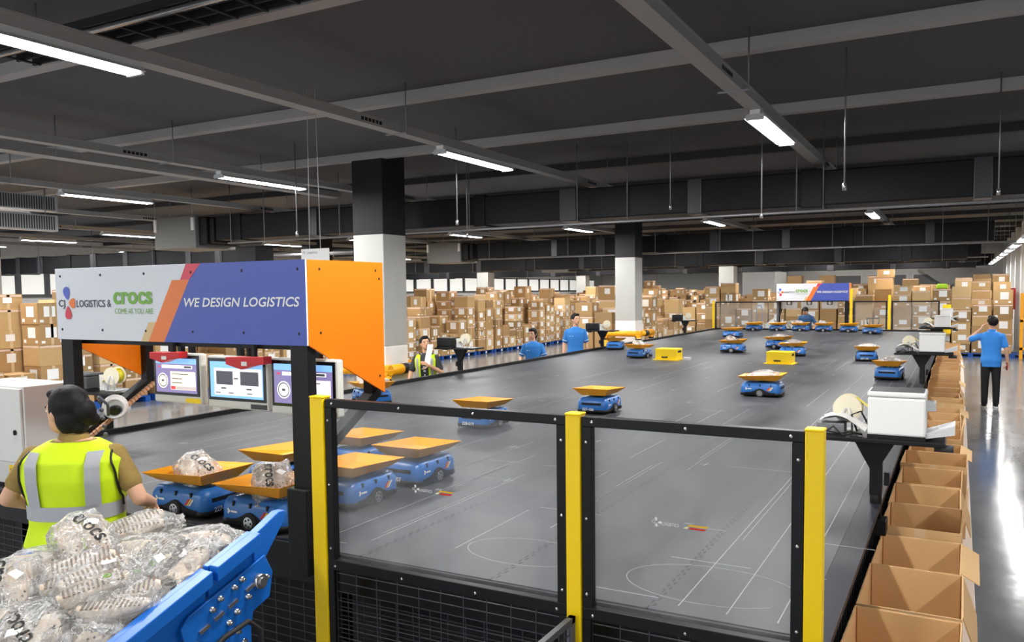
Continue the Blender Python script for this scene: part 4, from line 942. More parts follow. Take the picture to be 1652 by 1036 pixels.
PILE = [ # variant, x, y, lift, rz, tilt-x, tilt-y, label
 (0, -3.14, 2.06, 0.15, -0.30, 0.45, 0.40, 'with clog openings and black brand word, topmost of the heap'),
 (1, -2.95, 1.92, 0.12, 1.05, 0.25, 0.2, 'with sole ridges up, in the middle of the heap'),
 (2, -2.80, 1.88, 0.14, 0.95, 0.2, 0.1, 'with striped soles and a white tag, middle of the heap'),
 (1, -2.66, 1.88, 0.09, 0.85, 0.0, 0.1, 'with striped soles lying along the blue rim'),
 (3, -3.12, 1.72, 0.17, -0.95, 0.5, 0.3, 'with black brand word, at the lower outer corner'),
 (4, -3.0, 1.60, 0.13, 0.3, 0.3, 0.0, 'with a rounded clog toe, lowest in the heap'),
 (0, -2.83, 1.66, 0.11, 2.7, 0.35, 0.1, 'with the brand word upside down, low near the blue rim'),
 (4, -2.94, 2.14, 0.06, 0.4, 0.35, 0.0, 'just behind the ridged soles, before the worker\'s vest'),
 (2, -2.76, 2.16, 0.05, -0.4, 0.3, 0.1, 'behind the middle of the heap, towards the platform'),
 (3, -2.66, 2.14, 0.07, 1.9, 0.2, 0.0, 'by the blue rim at the upper end, word partly hidden'),
 (4, -3.20, 1.90, 0.12, 0.8, 0.2, 0.2, 'inside the far rolled rim of the conveyor'),
 (1, -3.04, 2.00, 0.03, 0.2, 0.2, 0.1, 'under the topmost bag at the upper end'),
 (4, -2.76, 2.30, 0.03, 0.6, 0.1, 0.0, 'last one before the pointed spout'),
 (0, -2.69, 1.76, 0.06, 0.9, 0.0, 0.0, 'pressed against the inside of the blue wall, low down'),
 (4, -3.02, 1.82, 0.08, 1.5, 0.0, 0.0, 'at the bottom of the heap, mostly covered'),
 (1, -3.16, 2.32, 0.03, 1.2, 0.0, 0.0, 'at the upper outer corner, below the topmost bag'),
 (2, -2.80, 2.06, 0.05, 0.3, 0.0, 0.0, 'bottom layer under the striped soles')]
for v, x, y, lift, rz, tx, ty, lb in PILE:
    o = put_bag(v, on_belt(x, y, lift), (0, 0, 0), 'clear bag of beige clogs '+lb, 0.94, 'bagged clogs heaped on the conveyor')
    o.rotation_mode = 'QUATERNION'
    o.rotation_quaternion = Quaternion((1, 0, 0), sl*0.6+tx*0.5) @ Quaternion((0, 1, 0), ty) @ Quaternion((0, 0, 1), rz)
BTAIL = ['beside the hi-vis worker', 'behind the conveyor spout', 'alone right of the platform middle', 'behind the big white printer', 'before the second printer stand', 'near the far row and yellow boxes', 'beside the aisle-side yellow box', 'half hidden near a yellow box', 'right behind the nearer yellow box', 'under the orange canopy side', 'third in the far row', 'fourth in the far row']
for i, (x, y, load, tail) in enumerate(LOADS):
    put_bag((0, 3, 4, 1, 4, 0, 3, 4, 1, 4, 0)[i % 11], (x, y, DK+0.242), (0, 0, (0.2, -0.1, 1.1, 0.6, 0.9, 0.1, 1.2, 0.8, 0.3, 0.5, 0.2)[i % 11]), 'white bag of clogs on the robot '+BTAIL[i], 0.95, 'bags riding on robot trays').scale.z = 0.68
# ---------------------------------------------------------------- people
def remesh(mb, voxel, smooth=4):
    me = mb.mesh('tmp', [SKIN]); o = bpy.data.objects.new('tmp', me); COL.objects.link(o)
    r = o.modifiers.new('r', 'REMESH'); r.mode = 'VOXEL'; r.voxel_size = voxel; r.use_smooth_shade = True
    s = o.modifiers.new('s', 'SMOOTH'); s.factor = 0.5; s.iterations = smooth
    bpy.context.view_layer.update()
    out = bpy.data.meshes.new_from_object(o.evaluated_get(bpy.context.evaluated_depsgraph_get()))
    bpy.data.objects.remove(o); bpy.data.meshes.remove(me)
    for p in out.polygons: p.use_smooth = True
    return out
def put(name, me, m, parent):
    me.materials.clear(); me.materials.append(m); o = bpy.data.objects.new(name, me); COL.objects.link(o); o.parent = parent; return o
TORSO = [(0.84, 0.150, 0.100, 0), (0.92, 0.165, 0.115, -0.005), (1.03, 0.143, 0.098, 0), (1.14, 0.145, 0.102, 0.003), (1.27, 0.165, 0.112, 0), (1.37, 0.170, 0.105, -0.006), (1.43, 0.135, 0.082, -0.01), (1.475, 0.075, 0.062, -0.008)]
def tor(z):
    for a, b in zip(TORSO, TORSO[1:]):
        if a[0] <= z <= b[0]:
            k = (z-a[0])/(b[0]-a[0]); return [a[i]+(b[i]-a[i])*k for i in range(1, 4)]
    return TORSO[-1][1:] if z > 1 else TORSO[0][1:]
def ering(z, hw, hd, cy, n=22, e=2.4):
    out = []
    for j in range(n):
        a = 2*PI*j/n; c, s = math.cos(a), math.sin(a)
        out.append(Vector((hw*math.copysign(abs(c)**(2/e), c), cy+hd*math.copysign(abs(s)**(2/e), s), z)))
    return out
def limb(mb, pts, rad, n=12):
    for i in range(len(pts)-1):
        mb.tube(pts[i], pts[i+1], rad[i], n, r2=rad[i+1])
    for p, r in zip(pts, rad): mb.ell(p, (r, r, r), 0, 12, 8)
def hand(mb, wrist, d, n, curl, s, thumb=1):
    d = Vector(d).normalized(); n = Vector(n); n = (n-d*n.dot(d)).normalized(); t = d.cross(n); w = Vector(wrist)
    X = Matrix((t, d, n)).transposed().to_4x4(); X.translation = w+d*0.045*s
    mb.ell((0, 0, 0), (0.042*s, 0.055*s, 0.017*s), 0, 12, 8, X)
    for i, L in enumerate((0.9, 1.0, 0.95, 0.75)):
        p = w+d*0.083*s+t*(i-1.5)*0.0205*s; a = 0.0; pts = [p-d*0.02*s, p]
        for seg in (0.040, 0.026, 0.020):
            a += curl*(1+0.1*i); p = p+(d*math.cos(a)+n*math.sin(a))*seg*L*s; pts.append(p)
        mb.path(pts, [0.0095*s, 0.0095*s, 0.0088*s, 0.008*s, 0.0065*s], 7)
    p = w+d*0.03*s-t*0.036*s*thumb; pts = [p, p+(d*0.5-t*0.75*thumb+n*0.3)*0.035*s, p+(d*0.75-t*0.95*thumb+n*0.6)*0.06*s, p+(d*1.15-t*0.85*thumb+n*0.9)*0.07*s]
    mb.path(pts, [0.013*s, 0.011*s, 0.010*s, 0.008*s], 7)
def person(label, loc, rz, H, shirt, larm, rarm, lhand=None, rhand=None, head_yaw=0, head_pitch=0, lean=0, bend=0, wide=1.0, neck=0.0, sleeve=0.75, hair='short', trousers=True, vest=False, vox=0.009, fem=False, trcol=TROUS):
    s = H/1.75
    t = thing('person', label, 'person', loc, rz); t.scale = (s, s, s)
    piv = Vector((0, 0, 0.95)); BM = Matrix.Translation(piv) @ Matrix.Rotation(-bend, 4, 'X') @ Matrix.Translation(-piv) if bend else Matrix.Identity(4)
    B = lambda p: BM @ Vector(p)
    HM = BM @ Matrix.Translation((neck*1.3, 0.0, 1.52+neck)) @ Matrix.Rotation(head_yaw, 4, 'Z') @ Matrix.Rotation(-head_pitch, 4, 'X') @ Matrix.Translation((0, 0, -1.52))
    L = [B(p) for p in larm]; R_ = [B(p) for p in rarm]
    def torso(off, z0, z1, mb):
        zs = [z0]+[r[0] for r in TORSO if z0 < r[0] < z1]+[z1]; rr = []
        for z in zs:
            hw, hd, cy = tor(z); k = 1+(wide-1)*min(1, max(0, (1.46-z)/0.1)); rr.append([B(p) for p in ering(z, hw*k+off, hd*k+off, cy)])
        mb.loft(rr)
    b = MB(); torso(0, 0.84, 1.475, b)
    limb(b, [B((0, -0.01, 1.44)), B((0, 0.0, 1.53))], [0.058, 0.052])
    b.ell((0, 0.005, 1.645), (0.078, 0.096, 0.112), 0, 18, 12, HM); b.ell((0, 0.045, 1.585), (0.054, 0.056, 0.062), 0, 14, 9, HM)     # skull, jaw
    b.ell((0, 0.070, 1.548), (0.024, 0.022, 0.018), 0, 10, 6, HM)
    b.path([HM @ Vector(q) for q in ((0, 0.095, 1.655), (0, 0.108, 1.63), (0, 0.116, 1.612))], [0.010, 0.012, 0.014], 8); b.ell((0, 0.104, 1.606), (0.017, 0.014, 0.010), 0, 8, 6, HM)
    for q in (-1, 1): b.ell((q*0.081, -0.002, 1.63), (0.010, 0.020, 0.032), 0, 8, 6, HM); b.ell((q*0.034, 0.083, 1.665), (0.022, 0.014, 0.008), 0, 8, 5, HM)
    for A in (L, R_): limb(b, A, [0.052, 0.041, 0.029])
    hips = [(-0.09, 0, 0.90), (0.09, 0, 0.90)]
    for q in (-1, 1): limb(b, [Vector((q*0.085, 0, 0.88)), Vector((q*0.095, 0.012, 0.49)), Vector((q*0.098, -0.015, 0.09))], [0.082, 0.054, 0.038])
    me = remesh(b, vox, 3)
    hb = MB()
    for A, hd, th in ((L, lhand, -1), (R_, rhand, 1)):
        dflt = (A[2]-A[1]).normalized()
        d, n, curl = hd if hd else (dflt, (-th*0.8, 0.3, 0), 0.28)
        hand(hb, A[2], d, n, curl, 1.0, th)
    bm = bmesh.new(); bm.from_mesh(me); h2 = hb.mesh('h', [SKIN]); bm.from_mesh(h2); bm.to_mesh(me); bm.free(); bpy.data.meshes.remove(h2)
    for p in me.polygons: p.use_smooth = True
    put('body', me, SKIN, t)
    # face details
    e = MB(); ir = MB(); li = MB(); br = MB()
    for q in (-1, 1):
        e.ell((q*0.033, 0.090, 1.643), (0.0145, 0.010, 0.0075), 0, 10, 6, HM); ir.ell((q*0.033, 0.098, 1.643), (0.0065, 0.004, 0.0065), 0, 8, 6, HM)
        br.path([HM @ Vector(z) for z in ((q*0.015, 0.100, 1.664), (q*0.034, 0.098, 1.670), (q*0.054, 0.086, 1.664))], 0.0035, 6)
    li.ell((0, 0.098, 1.580), (0.024, 0.008, 0.0055), 0, 10, 6, HM)
    e.build('eyes', EYEW, t); ir.build('irises', IRIS, t); br.build('eyebrows', HAIR, t); li.build('lips', LIP, t)
    # hair
    hr = MB(); hr.ell((0, -0.016, 1.668), (0.090, 0.100, 0.104), 0, 20, 14, HM)
    if hair == 'short':
        for q in (-1, 1): hr.ell((q*0.074, 0.005, 1.675), (0.016, 0.045, 0.045), 0, 10, 7, HM)
        hr.ell((0, 0.06, 1.738), (0.062, 0.045, 0.030), 0, 12, 8, HM)
    else:
        hr.ell((0, -0.045, 1.62), (0.086, 0.075, 0.10), 0, 16, 10, HM); hr.ell((0, 0.055, 1.735), (0.066, 0.045, 0.034), 0, 12, 8, HM)
        for q in (-1, 1):
            if hair != 'bun': hr.ell((q*0.074, 0.01, 1.665), (0.014, 0.04, 0.065), 0, 10, 7, HM)
    if hair == 'bun':
        hr.ell((0.02, -0.115, 1.655), (0.062, 0.05, 0.066), 0, 14, 9, HM); hr.ell((0.01, -0.085, 1.58), (0.055, 0.045, 0.05), 0, 12, 8, HM)
        hr.ell((0.06, -0.125, 1.61), (0.04, 0.03, 0.035), 0, 12, 8, HM); hr.ell((0.0, -0.025, 1.69), (0.095, 0.105, 0.10), 0, 18, 12, HM)
    if hair == 'pony': hr.ell((0.0, -0.09, 1.56), (0.04, 0.035, 0.10), 0, 12, 8, HM)
    put('hair', remesh(hr, 0.008, 3), HAIR, t)
    # clothes
    c = MB(); torso(0.020, 0.79, 1.465, c)
    for A in (L, R_):
        k = sleeve; m_ = A[0].lerp(A[1], k) if k <= 1 else A[1].lerp(A[2], k-1)
        c_pts = [A[0], m_] if k <= 1 else [A[0], A[1], m_]
        limb(c, c_pts, [0.060, 0.060] if k <= 1 else [0.060, 0.055, 0.046])
    sh = put('shirt', remesh(c, 0.011, 5), shirt, t)
    cl = MB(); cz = 1.462
    rr = []
    for z, hw, hd in ((1.445, 0.082, 0.078), (1.475, 0.078, 0.074), (1.500, 0.066, 0.066), (1.497, 0.060, 0.060), (1.465, 0.070, 0.066)): rr.append([B((p.x, p.y, z+(-0.018 if p.y > 0 else 0.012)*abs(p.y)/0.07)) for p in ering(z, hw, hd, -0.004, 20, 2)])
    cl.loft(rr, cap=False); cl.build('collar', shirt, t)
    if trousers:
        c = MB(); rr = []
        for z in (0.83, 0.92, 0.99): hw, hd, cy = tor(max(z, 0.84)); rr.append([Vector(p) for p in ering(z, hw+0.012, hd+0.012, cy)])
        c.loft(rr)
        for q in (-1, 1): limb(c, [Vector((q*0.085, 0, 0.86)), Vector((q*0.095, 0.012, 0.49)), Vector((q*0.098, -0.012, 0.10))], [0.094, 0.070, 0.058])
        put('trousers', remesh(c, 0.012, 4), trcol, t)
        for q in (-1, 1):
            c = MB(); c.loft([[Vector((q*0.10+x*0.043*k, 0.045+y*0.13*(k**0.5), z)) for x, y in [(math.cos(2*PI*j/18), math.sin(2*PI*j/18)) for j in range(18)]] for z, k in ((0.028, 1.0), (0.05, 0.98), (0.075, 0.80), (0.095, 0.45))])
            o = c.build('shoe', BLACKP, t)
            c = MB(); c.loft([[Vector((q*0.10+x*0.047, 0.045+y*0.135, z)) for x, y in [(math.cos(2*PI*j/18), math.sin(2*PI*j/18)) for j in range(18)]] for z in (0.0, 0.03)]); c.build('sole', WHITE, o)
    return t, B, HM, torso
ST_ARM = lambda q: [(q*0.174, -0.005, 1.378), (q*0.235, -0.03, 1.13), (q*0.25, 0.03, 0.89)]
# worker in the hi-vis vest at the station, seen from behind
tag(MB().box(-4.9, -3.40, 1.75, 3.0, 0.0, 0.315).build('step_platform', GALV, bevel=0.004), 'grey step platform under the worker in hi-vis', 'platform')
wk, B, HM, tf = person('person with black bun in yellow hi-vis vest over khaki sleeves, at the station', (-3.77, 2.45, 0.315), 0.60, 1.62, KHAKI,
    [(-0.205, -0.01, 1.38), (-0.325, -0.05, 1.17), (-0.22, 0.15, 1.07)], [(0.205, -0.01, 1.38), (0.335, -0.05, 1.15), (0.325, 0.16, 1.075)], None, ((-0.15, 0.85, -0.45), (-0.6, 0.0, -0.6), 0.4), head_yaw=1.05, head_pitch=-0.05, hair='bun', sleeve=0.62, vox=0.008, wide=1.36, neck=-0.032)
c = MB(); tf(0.036, 0.80, 1.462, c); vst = put('hi_vis_vest', remesh(c, 0.010, 3), HIVIS, wk)
b = MB(); OFF = 0.0405; OFV = 0.048; WIDE = 1.36
def vpt(x, z, back=True, off=OFF):
    hw, hd, cy = tor(z); kk = 1+(WIDE-1)*min(1, max(0, (1.46-z)/0.1)); a = hw*kk+off; d = hd*kk+off; u = min(0.995, abs(x)/a); y = d*(1-u**2.4)**(1/2.4); return Vector((x, cy-y if back else cy+y, z))
rr = [[Vector(p) for p in ering(z, tor(z)[0]*WIDE+OFF, tor(z)[1]*WIDE+OFF, tor(z)[2], 32)] for z in (1.07, 1.10, 1.145)]
b.loft(rr, cap=False)
rr = [[Vector(p) for p in ering(z, tor(z)[0]*WIDE+OFF, tor(z)[1]*WIDE+OFF, tor(z)[2], 32)] for z in (0.88, 0.905, 0.93)]; b.loft(rr, cap=False)
for q in (-1, 1):
    for back in (True, False):
        L_ = []; 
        for z in [1.145+0.0162*i for i in range(18)]:
            xc = q*(0.140+0.01*math.sin((z-1.05)*4)); L_.append((vpt(xc-0.034, z, back, OFV), vpt(xc+0.034, z, back, OFV)))
        vs = [p for pr in L_ for p in pr]; b.add(vs, [(2*i, 2*i+1, 2*i+3, 2*i+2) for i in range(len(L_)-1)], 0, True)
b.build('reflective_bands', REFL, wk)
b = MB()
for q in (-1, 1):
    pts = []
    for k in range(17):
        a = PI*k/16-PI/2; z = 1.27+0.155*math.sin(a); xx = q*(0.252-0.035*math.cos(a)*0.2-0.045*max(0, math.sin(a))**2)
        v1 = vpt(xx-q*0.006, z, True, 0.040); pts.append(v1)
    MB().path(pts, 0.006, 6).build('black_piping', INK, wk)
b = MB()
for k in range(5): b.ell((0.085+0.008*k, -0.15, 1.70-0.045*k), (0.012, 0.012, 0.012), 0, 8, 6, HM)
b.path([HM @ Vector(q) for q in ((0.07, -0.155, 1.73), (0.12, -0.165, 1.68), (0.13, -0.155, 1.62))], 0.008, 6); b.build('hair_clip', mat('clip_grey', srgb(70, 70, 74), 0.3), wk)
b = MB(); b.path([Vector((-0.06, 0.085, 1.60)), Vector((-0.085, 0.03, 1.605)), Vector((-0.09, -0.005, 1.62))], 0.004, 6); 
WIDE = 1.0
# man in a hi-vis vest and dark tee at the aisle rail
vm, B, HM, tf = person('person in open hi-vis vest over dark tee at the aisle rail', (-7.62, 11.05, 0), PI+0.35, 1.66, TEE,
    [(-0.174, 0, 1.378), (-0.27, 0.05, 1.15), (-0.10, 0.22, 1.30)], [(0.174, 0, 1.378), (0.27, 0.03, 1.14), (0.30, 0.16, 0.94)], head_yaw=0.5, head_pitch=-0.2, bend=0.12)
c = MB(); tf(0.034, 0.83, 1.45, c); v_ = remesh(c, 0.011, 3)
bm = bmesh.new(); bm.from_mesh(v_); bmesh.ops.delete(bm, geom=[v for v in bm.verts if abs(v.co.x) < 0.062 and v.co.y > 0.0 and v.co.z < 1.46], context='VERTS'); bm.to_mesh(v_); bm.free()
put('hi_vis_vest', v_, HIVIS, vm)
b = MB()
for q in (-1, 1):
    L_ = []
    for z in [0.86+0.03*i for i in range(19)]: L_.append((B(vpt(q*0.128-0.022, z, False, 0.038)), B(vpt(q*0.128+0.022, z, False, 0.038))))
    b.add([p for pr in L_ for p in pr], [(2*i, 2*i+1, 2*i+3, 2*i+2) for i in range(len(L_)-1)], 0, True)
b.build('reflective_bands', REFL, vm)
b = MB()
for z, wd in ((1.30, 0.07), (1.24, 0.05), (1.17, 0.04), (1.10, 0.02)):
    b.add([B(vpt(x, zz, False, 0.021)) for x, zz in ((-wd/2, z), (wd/2, z), (wd/2, z+0.022), (-wd/2, z+0.022))], [(0, 1, 2, 3)])
b.build('chest_print', WHITE, vm)
tag(MB().add([(x, y, z) for z in (1.22, 1.30, 1.38, 1.46, 1.54) for x, y in ((-7.50, 10.86+0.05*math.sin(9*z)), (-7.42, 10.90+0.05*math.sin(9*z)))]+[(x, y+0.002, z) for z in (1.22, 1.30, 1.38, 1.46, 1.54) for x, y in ((-7.50, 10.86+0.05*math.sin(9*z)), (-7.42, 10.90+0.05*math.sin(9*z)))], [f for k in range(4) for f in ((2*k, 2*k+1, 2*k+3, 2*k+2), (2*k+10, 2*k+12, 2*k+13, 2*k+11))], 0, True).build('paper_strip', PAPER), 'white strip of labels held up by the person in the open hi-vis vest', 'paper')
# woman and man in blue polos behind the aisle rail
def polo_trim(t, B):
    b = MB()
    for q in (0.09,):
        b.add([B(vpt(x, z, False, 0.020)) for x, z in ((q-0.03, 1.285), (q+0.03, 1.285), (q+0.03, 1.297), (q-0.03, 1.297))], [(0, 1, 2, 3)])
    b.build('chest_mark', WHITE, t)
def cuffs(t, arms, B):
    b = MB()
    for A in arms:
        a0, a1 = B(A[0]), B(A[1]); p = a0.lerp(a1, 0.70); q = a0.lerp(a1, 0.74); b.tube(p, q, 0.0655, 14)
    b.build('sleeve_stripe', WHITE, t)
LA = [(-0.174, 0, 1.378), (-0.26, 0.03, 1.14), (-0.24, 0.22, 1.03)]; RA = [(0.174, 0, 1.378), (0.26, 0.02, 1.14), (0.26, 0.20, 1.02)]
p1, B, HM, tf = person('person with dark tied hair in a blue polo, standing with arms on the aisle rail', (-7.46, 14.55, 0), PI+0.35, 1.63, POLO, LA, RA, head_yaw=-0.35, head_pitch=0.1, hair='pony', fem=True); polo_trim(p1, B); cuffs(p1, (LA, RA), B)
LA = ST_ARM(-1); RA = ST_ARM(1)
p2, B, HM, tf = person('tall person with short hair in a blue polo behind the aisle rail', (-7.52, 16.75, 0), PI+0.45, 1.86, POLO, LA, RA, head_yaw=0.6); polo_trim(p2, B); cuffs(p2, (LA, RA), B)
# person bending over the far station
LA = [(-0.174, 0, 1.378), (-0.30, 0.05, 1.16), (-0.22, 0.25, 1.02)]; RA = [(0.174, 0, 1.378), (0.30, 0.05, 1.16), (0.20, 0.27, 1.02)]
person('person in a blue polo bending over the far station under the second sign', (-4.33, 27.95, 0.12), PI, 1.72, mat('navy_polo', srgb(58, 98, 146), 0.8), LA, RA, bend=0.38, head_pitch=0.4)
# man in the lane, back turned, hand at his ear
p3, B, HM, tf = person('person in bright blue polo and black trousers standing in the lane, hand at head', (0.57, 18.45, 0), 0.12, 1.78, mat('bright_polo', srgb(52, 138, 226), 0.8, var=0.06, scale=14, bump=0.25),
    [(-0.174, 0, 1.378), (-0.385, 0.10, 1.29), (-0.174, 0.11, 1.50)], [(0.174, -0.005, 1.378), (0.245, -0.04, 1.13), (0.275, 0.02, 0.89)], ((0.42, -0.15, 0.85), (0.8, 0.1, -0.3), 0.35), ((0.05, 0.15, -1), (-0.9, 0.2, 0), 0.6), head_yaw=0.35, head_pitch=-0.12, sleeve=0.72)
t = thing('phone', 'dark phone in a red case held low by the person in the lane', 'phone', (0.57+0.275, 18.47, 0.815), 0.2)
MB().box(-0.012, 0.0, -0.04, 0.04, -0.075, 0.075).build('case', RBX, t, bevel=0.003); MB().box(-0.016, -0.0121, -0.036, 0.036, -0.07, 0.07).build('screen', INK, t)

# ---------------------------------------------------------------- column guards
for x, y, lb in ((-8.2, 10.72, 'first column'), (-8.2, 22.47, 'second column')):
    t = thing('column_guard', 'yellow tube guard rail round the white foot of the %s beyond the aisle rail' % lb, 'guard', (x-0.31, y+0.31, 0))
    GY = mat('guard_yellow', srgb(244, 166, 10), 0.4)
    for q in (-1, 1):
        for s_ in (-1, 1):
            MB().tube((q*0.50, s_*0.54, 0.0), (q*0.50, s_*0.54, 1.22), 0.075, 14).build('post', GY, t)
            MB().tube((q*0.50, s_*0.54, 0.95), (q*0.50, s_*0.54, 1.0), 0.077, 14).build('black_band', INK, t)
        MB().tube((q*0.50, -0.62, 1.13), (q*0.50, 0.62, 1.13), 0.085, 14).build('rail', GY, t)
        MB().tube((q*0.50, -0.15, 1.13), (q*0.50, 0.15, 1.13), 0.087, 14).build('black_band', INK, t)
        MB().tube((-0.58, q*0.54, 1.13), (0.58, q*0.54, 1.13), 0.085, 14).build('rail', GY, t)
t = thing('column_guard', 'yellow guard frame before the white wall at the lane end', 'guard', (1.95, 31.0, 0))
GY = MATS['guard_yellow']
for q in (-0.17, 0.17): MB().box(q-0.05, q+0.05, -0.05, 0.05, 0, 2.05).build('post', GY, t, bevel=0.01)
MB().box(-0.22, 0.22, -0.05, 0.05, 2.05, 2.15).box(-0.22, 0.22, -0.05, 0.05, 1.2, 1.3).box(-0.22, 0.22, -0.05, 0.05, 0.3, 0.4).build('rail', GY, t, bevel=0.01)
tag(MB().box(1.62, 1.85, 36.0, 36.3, 1.5, 2.3).build('fire_hose_cabinet', RBX), 'red fire cabinet on the white wall above the far cartons', 'cabinet')

# ---------------------------------------------------------------- far fence and far station
for x, lb in ((-7.2, 'at the aisle corner'), (-2.93, 'beside the far sign'), (-1.85, 'between the two far clear panels')):
    t = thing('far_fence_post', 'yellow post of the far fence, %s' % lb, 'post', (x, YB+0.08, 0)); MB().box(-0.035, 0.035, -0.03, 0.03, 0, 2.0 if x < -5 else (2.35 if x < -2.5 else 2.15)).build('post', YEL, t)
    MB().box(-0.07, 0.07, -0.05, 0.05, 0, 0.02).build('base_plate', BLACK, t)
for x0, x1, lb in ((-7.14, -5.05, 'between the aisle corner and the far sign'), (-2.87, -1.91, 'right beside the far sign'), (-1.79, -0.5, 'beside the open cartons')):
    t = thing('far_safety_fence', 'clear far fence panel in black frame, %s' % lb, 'fence', (0, YB+0.08, 0))
    MB().box(x0, x1, -0.02, 0.02, 1.93, 1.97).box(x0, x1, -0.02, 0.02, 1.0, 1.06).box(x0, x0+0.04, -0.02, 0.02, 1.06, 1.93).box(x1-0.04, x1, -0.02, 0.02, 1.06, 1.93).box(x0, x0+0.04, -0.02, 0.02, 0, 1.0).box(x1-0.04, x1, -0.02, 0.02, 0, 1.0).build('frame', BLACK, t)
    MB().box(x0+0.02, x1-0.02, 0.021, 0.025, 1.02, 1.95).build('clear_pane', PANE, t)
canopy('far station canopy with the second white and blue sign panel', (-5.22, 27.55, 1.98), 2.2, 0.55)
for k in range(3):
    t = thing('touch_screen', 'white back of a touch screen under the far sign, %s from the aisle' % nth(k), 'monitor', (-4.85+0.62*k, 27.75, 1.72), 0, 'touch screens under the far sign')
    MB().box(-0.25, 0.25, 0, 0.05, 0, 0.26).build('housing', WHITE, t, bevel=0.01)
    MB().box(-0.08, 0.08, -0.03, 0, 0.13, 0.26).build('mount_plate', DGREY, t); MB().tube((0, -0.031, 0.19), (0, -0.034, 0.19), 0.05, 16).build('mount_ring', WHITE, t)
    MB().box(-0.02, 0.02, -0.025, -0.001, 0.26, 0.30).build('hanger_arm', BLACK, t)
t = thing('infeed_conveyor', 'far infeed conveyor with white rim carrying a white heap, beside the bending person', 'conveyor', (-5.0, 28.2, 0))
MB().box(-0.45, 0.45, -0.4, 1.6, 0.95, 1.05).build('belt', WHITE, t); MB().prism([(-0.62, 1.0), (-0.45, 1.0), (-0.3, 1.45), (-0.62, 1.2)], -0.42, -0.38).build('side_wall', WHITE, t)
for q in (-0.4, 0.4): MB().box(q-0.04, q+0.04, 0.0, 0.08, 0, 0.95).build('leg', CBLUE, t); MB().box(q-0.04, q+0.04, 1.3, 1.38, 0, 0.95).build('leg', CBLUE, t)
for k in range(9):
    put_bag((0, 3, 4)[k % 3], (-5.36+0.2*(k % 4), 27.95+0.25*(k//4), 1.10+0.10*(k//4)+0.03*(k % 2)), (0.2*math.sin(k), 0.2, k*1.3), 'white bag of clogs on the far conveyor, %s of the heap' % nth(k), 1.0, 'bags heaped on the far conveyor')
t = thing('hand_truck', 'blue hand truck handle standing behind the far clear panel', 'truck', (-5.9, 28.2, 0))
MB().path([(-0.09, 0, 0.1), (-0.09, 0, 1.7), (-0.06, 0, 1.82), (0.06, 0, 1.82), (0.09, 0, 1.7), (0.09, 0, 0.1)], 0.02, 8).build('handle', mat('truck_blue_grey', srgb(92, 108, 132), 0.4), t)
MB().box(-0.25, 0.25, -0.35, 0.1, 0.06, 0.1).build('deck_plate', MATS['truck_blue_grey'], t)
b = MB()
for q in (-0.2, 0.2): b.tube((q-0.02, 0.0, 0.06), (q+0.02, 0, 0.06), 0.06, 12)
b.build('wheel', RUBBER, t)
t = thing('pallet_truck', 'black looped handle of a pallet truck behind the far clear panel', 'truck', (-2.35, 27.9, 0))
MB().path([(-0.16, 0, 1.25), (-0.18, 0, 1.42), (0.18, 0, 1.42), (0.16, 0, 1.25), (0.0, 0, 1.18), (-0.16, 0, 1.25)], 0.018, 8).tube((0, 0, 1.42), (0, 0, 0.3), 0.02, 8).build('handle', BLACK, t)
MB().box(-0.25, -0.08, -0.1, 1.0, 0.06, 0.12).box(0.08, 0.25, -0.1, 1.0, 0.06, 0.12).box(-0.2, 0.2, -0.2, 0.0, 0.06, 0.35).build('forks', YEL, t)
MB().tube((-0.06, 0, 0.06), (0.06, 0, 0.06), 0.06, 12).build('wheel', RUBBER, t)

# ---------------------------------------------------------------- stacked cartons
def carton_mesh(w, d, h, m, kind):
    b = MB(); b.box(-w/2, w/2, -d/2, d/2, 0, h, 0); e = 0.002
    b.box(-w/2-e, w/2+e, -0.03, 0.03, h-0.07, h+e, 1)                       # tape over the top seam
    if kind & 1:
        b.box(w/2, w/2+e, -d*0.26, d*0.18, h*0.34, h*0.84, 2); b.box(-w*0.16, w*0.28, -d/2-e, -d/2, h*0.34, h*0.84, 2)
        b.box(w/2, w/2+e, d*0.30, d*0.42, h*0.1, h*0.26, 2); b.box(-w*0.42, -w*0.28, -d/2-e, -d/2, h*0.1, h*0.26, 2)
    if kind & 2:
        b.box(w/2, w/2+e, -d/2+0.02, d/2-0.02, h-0.055, h-0.015, 3); b.box(-w/2+0.02, w/2-0.02, -d/2-e, -d/2, h-0.055, h-0.015, 3)
    if kind & 4:
        b.box(w/2, w/2+e, -d*0.42, -d*0.28, h*0.08, h*0.2, 2); b.box(w*0.26, w*0.4, -d/2-e, -d/2, h*0.1, h*0.22, 2)
        b.box(w/2, w/2+e, -0.028, 0.028, 0, h, 1)
    if kind & 8:
        b.box(-0.03, 0.03, -d/2-e, -d/2, 0, h, 1)
    return b.mesh('stacked_carton', [m, TAPE, PAPER, PINK])
CV = {}
def carton(w, d, h, c, kind):
    k = (w, d, h, c, kind)
    if k not in CV: CV[k] = carton_mesh(w, d, h, CARD[c], kind)
    return CV[k]
SHADE = ('tan', 'brown', 'pale', 'dull brown'); HTS = (0.30, 0.36, 0.42, 0.48)
HN = {0.30: 'flat', 0.36: 'low', 0.42: 'medium', 0.48: 'tall'}
KN = {0: 'plain', 1: 'white-labelled', 2: 'banded', 3: 'labelled and banded', 5: 'double-labelled', 7: 'banded double-labelled', 8: 'taped', 9: 'taped white-labelled', 6: 'banded taped'}
KINDS_ = (1, 3, 5, 7, 0, 2, 3, 7, 9, 6)
rnd = random.Random(5)
NC = [0]; TOPS = {}
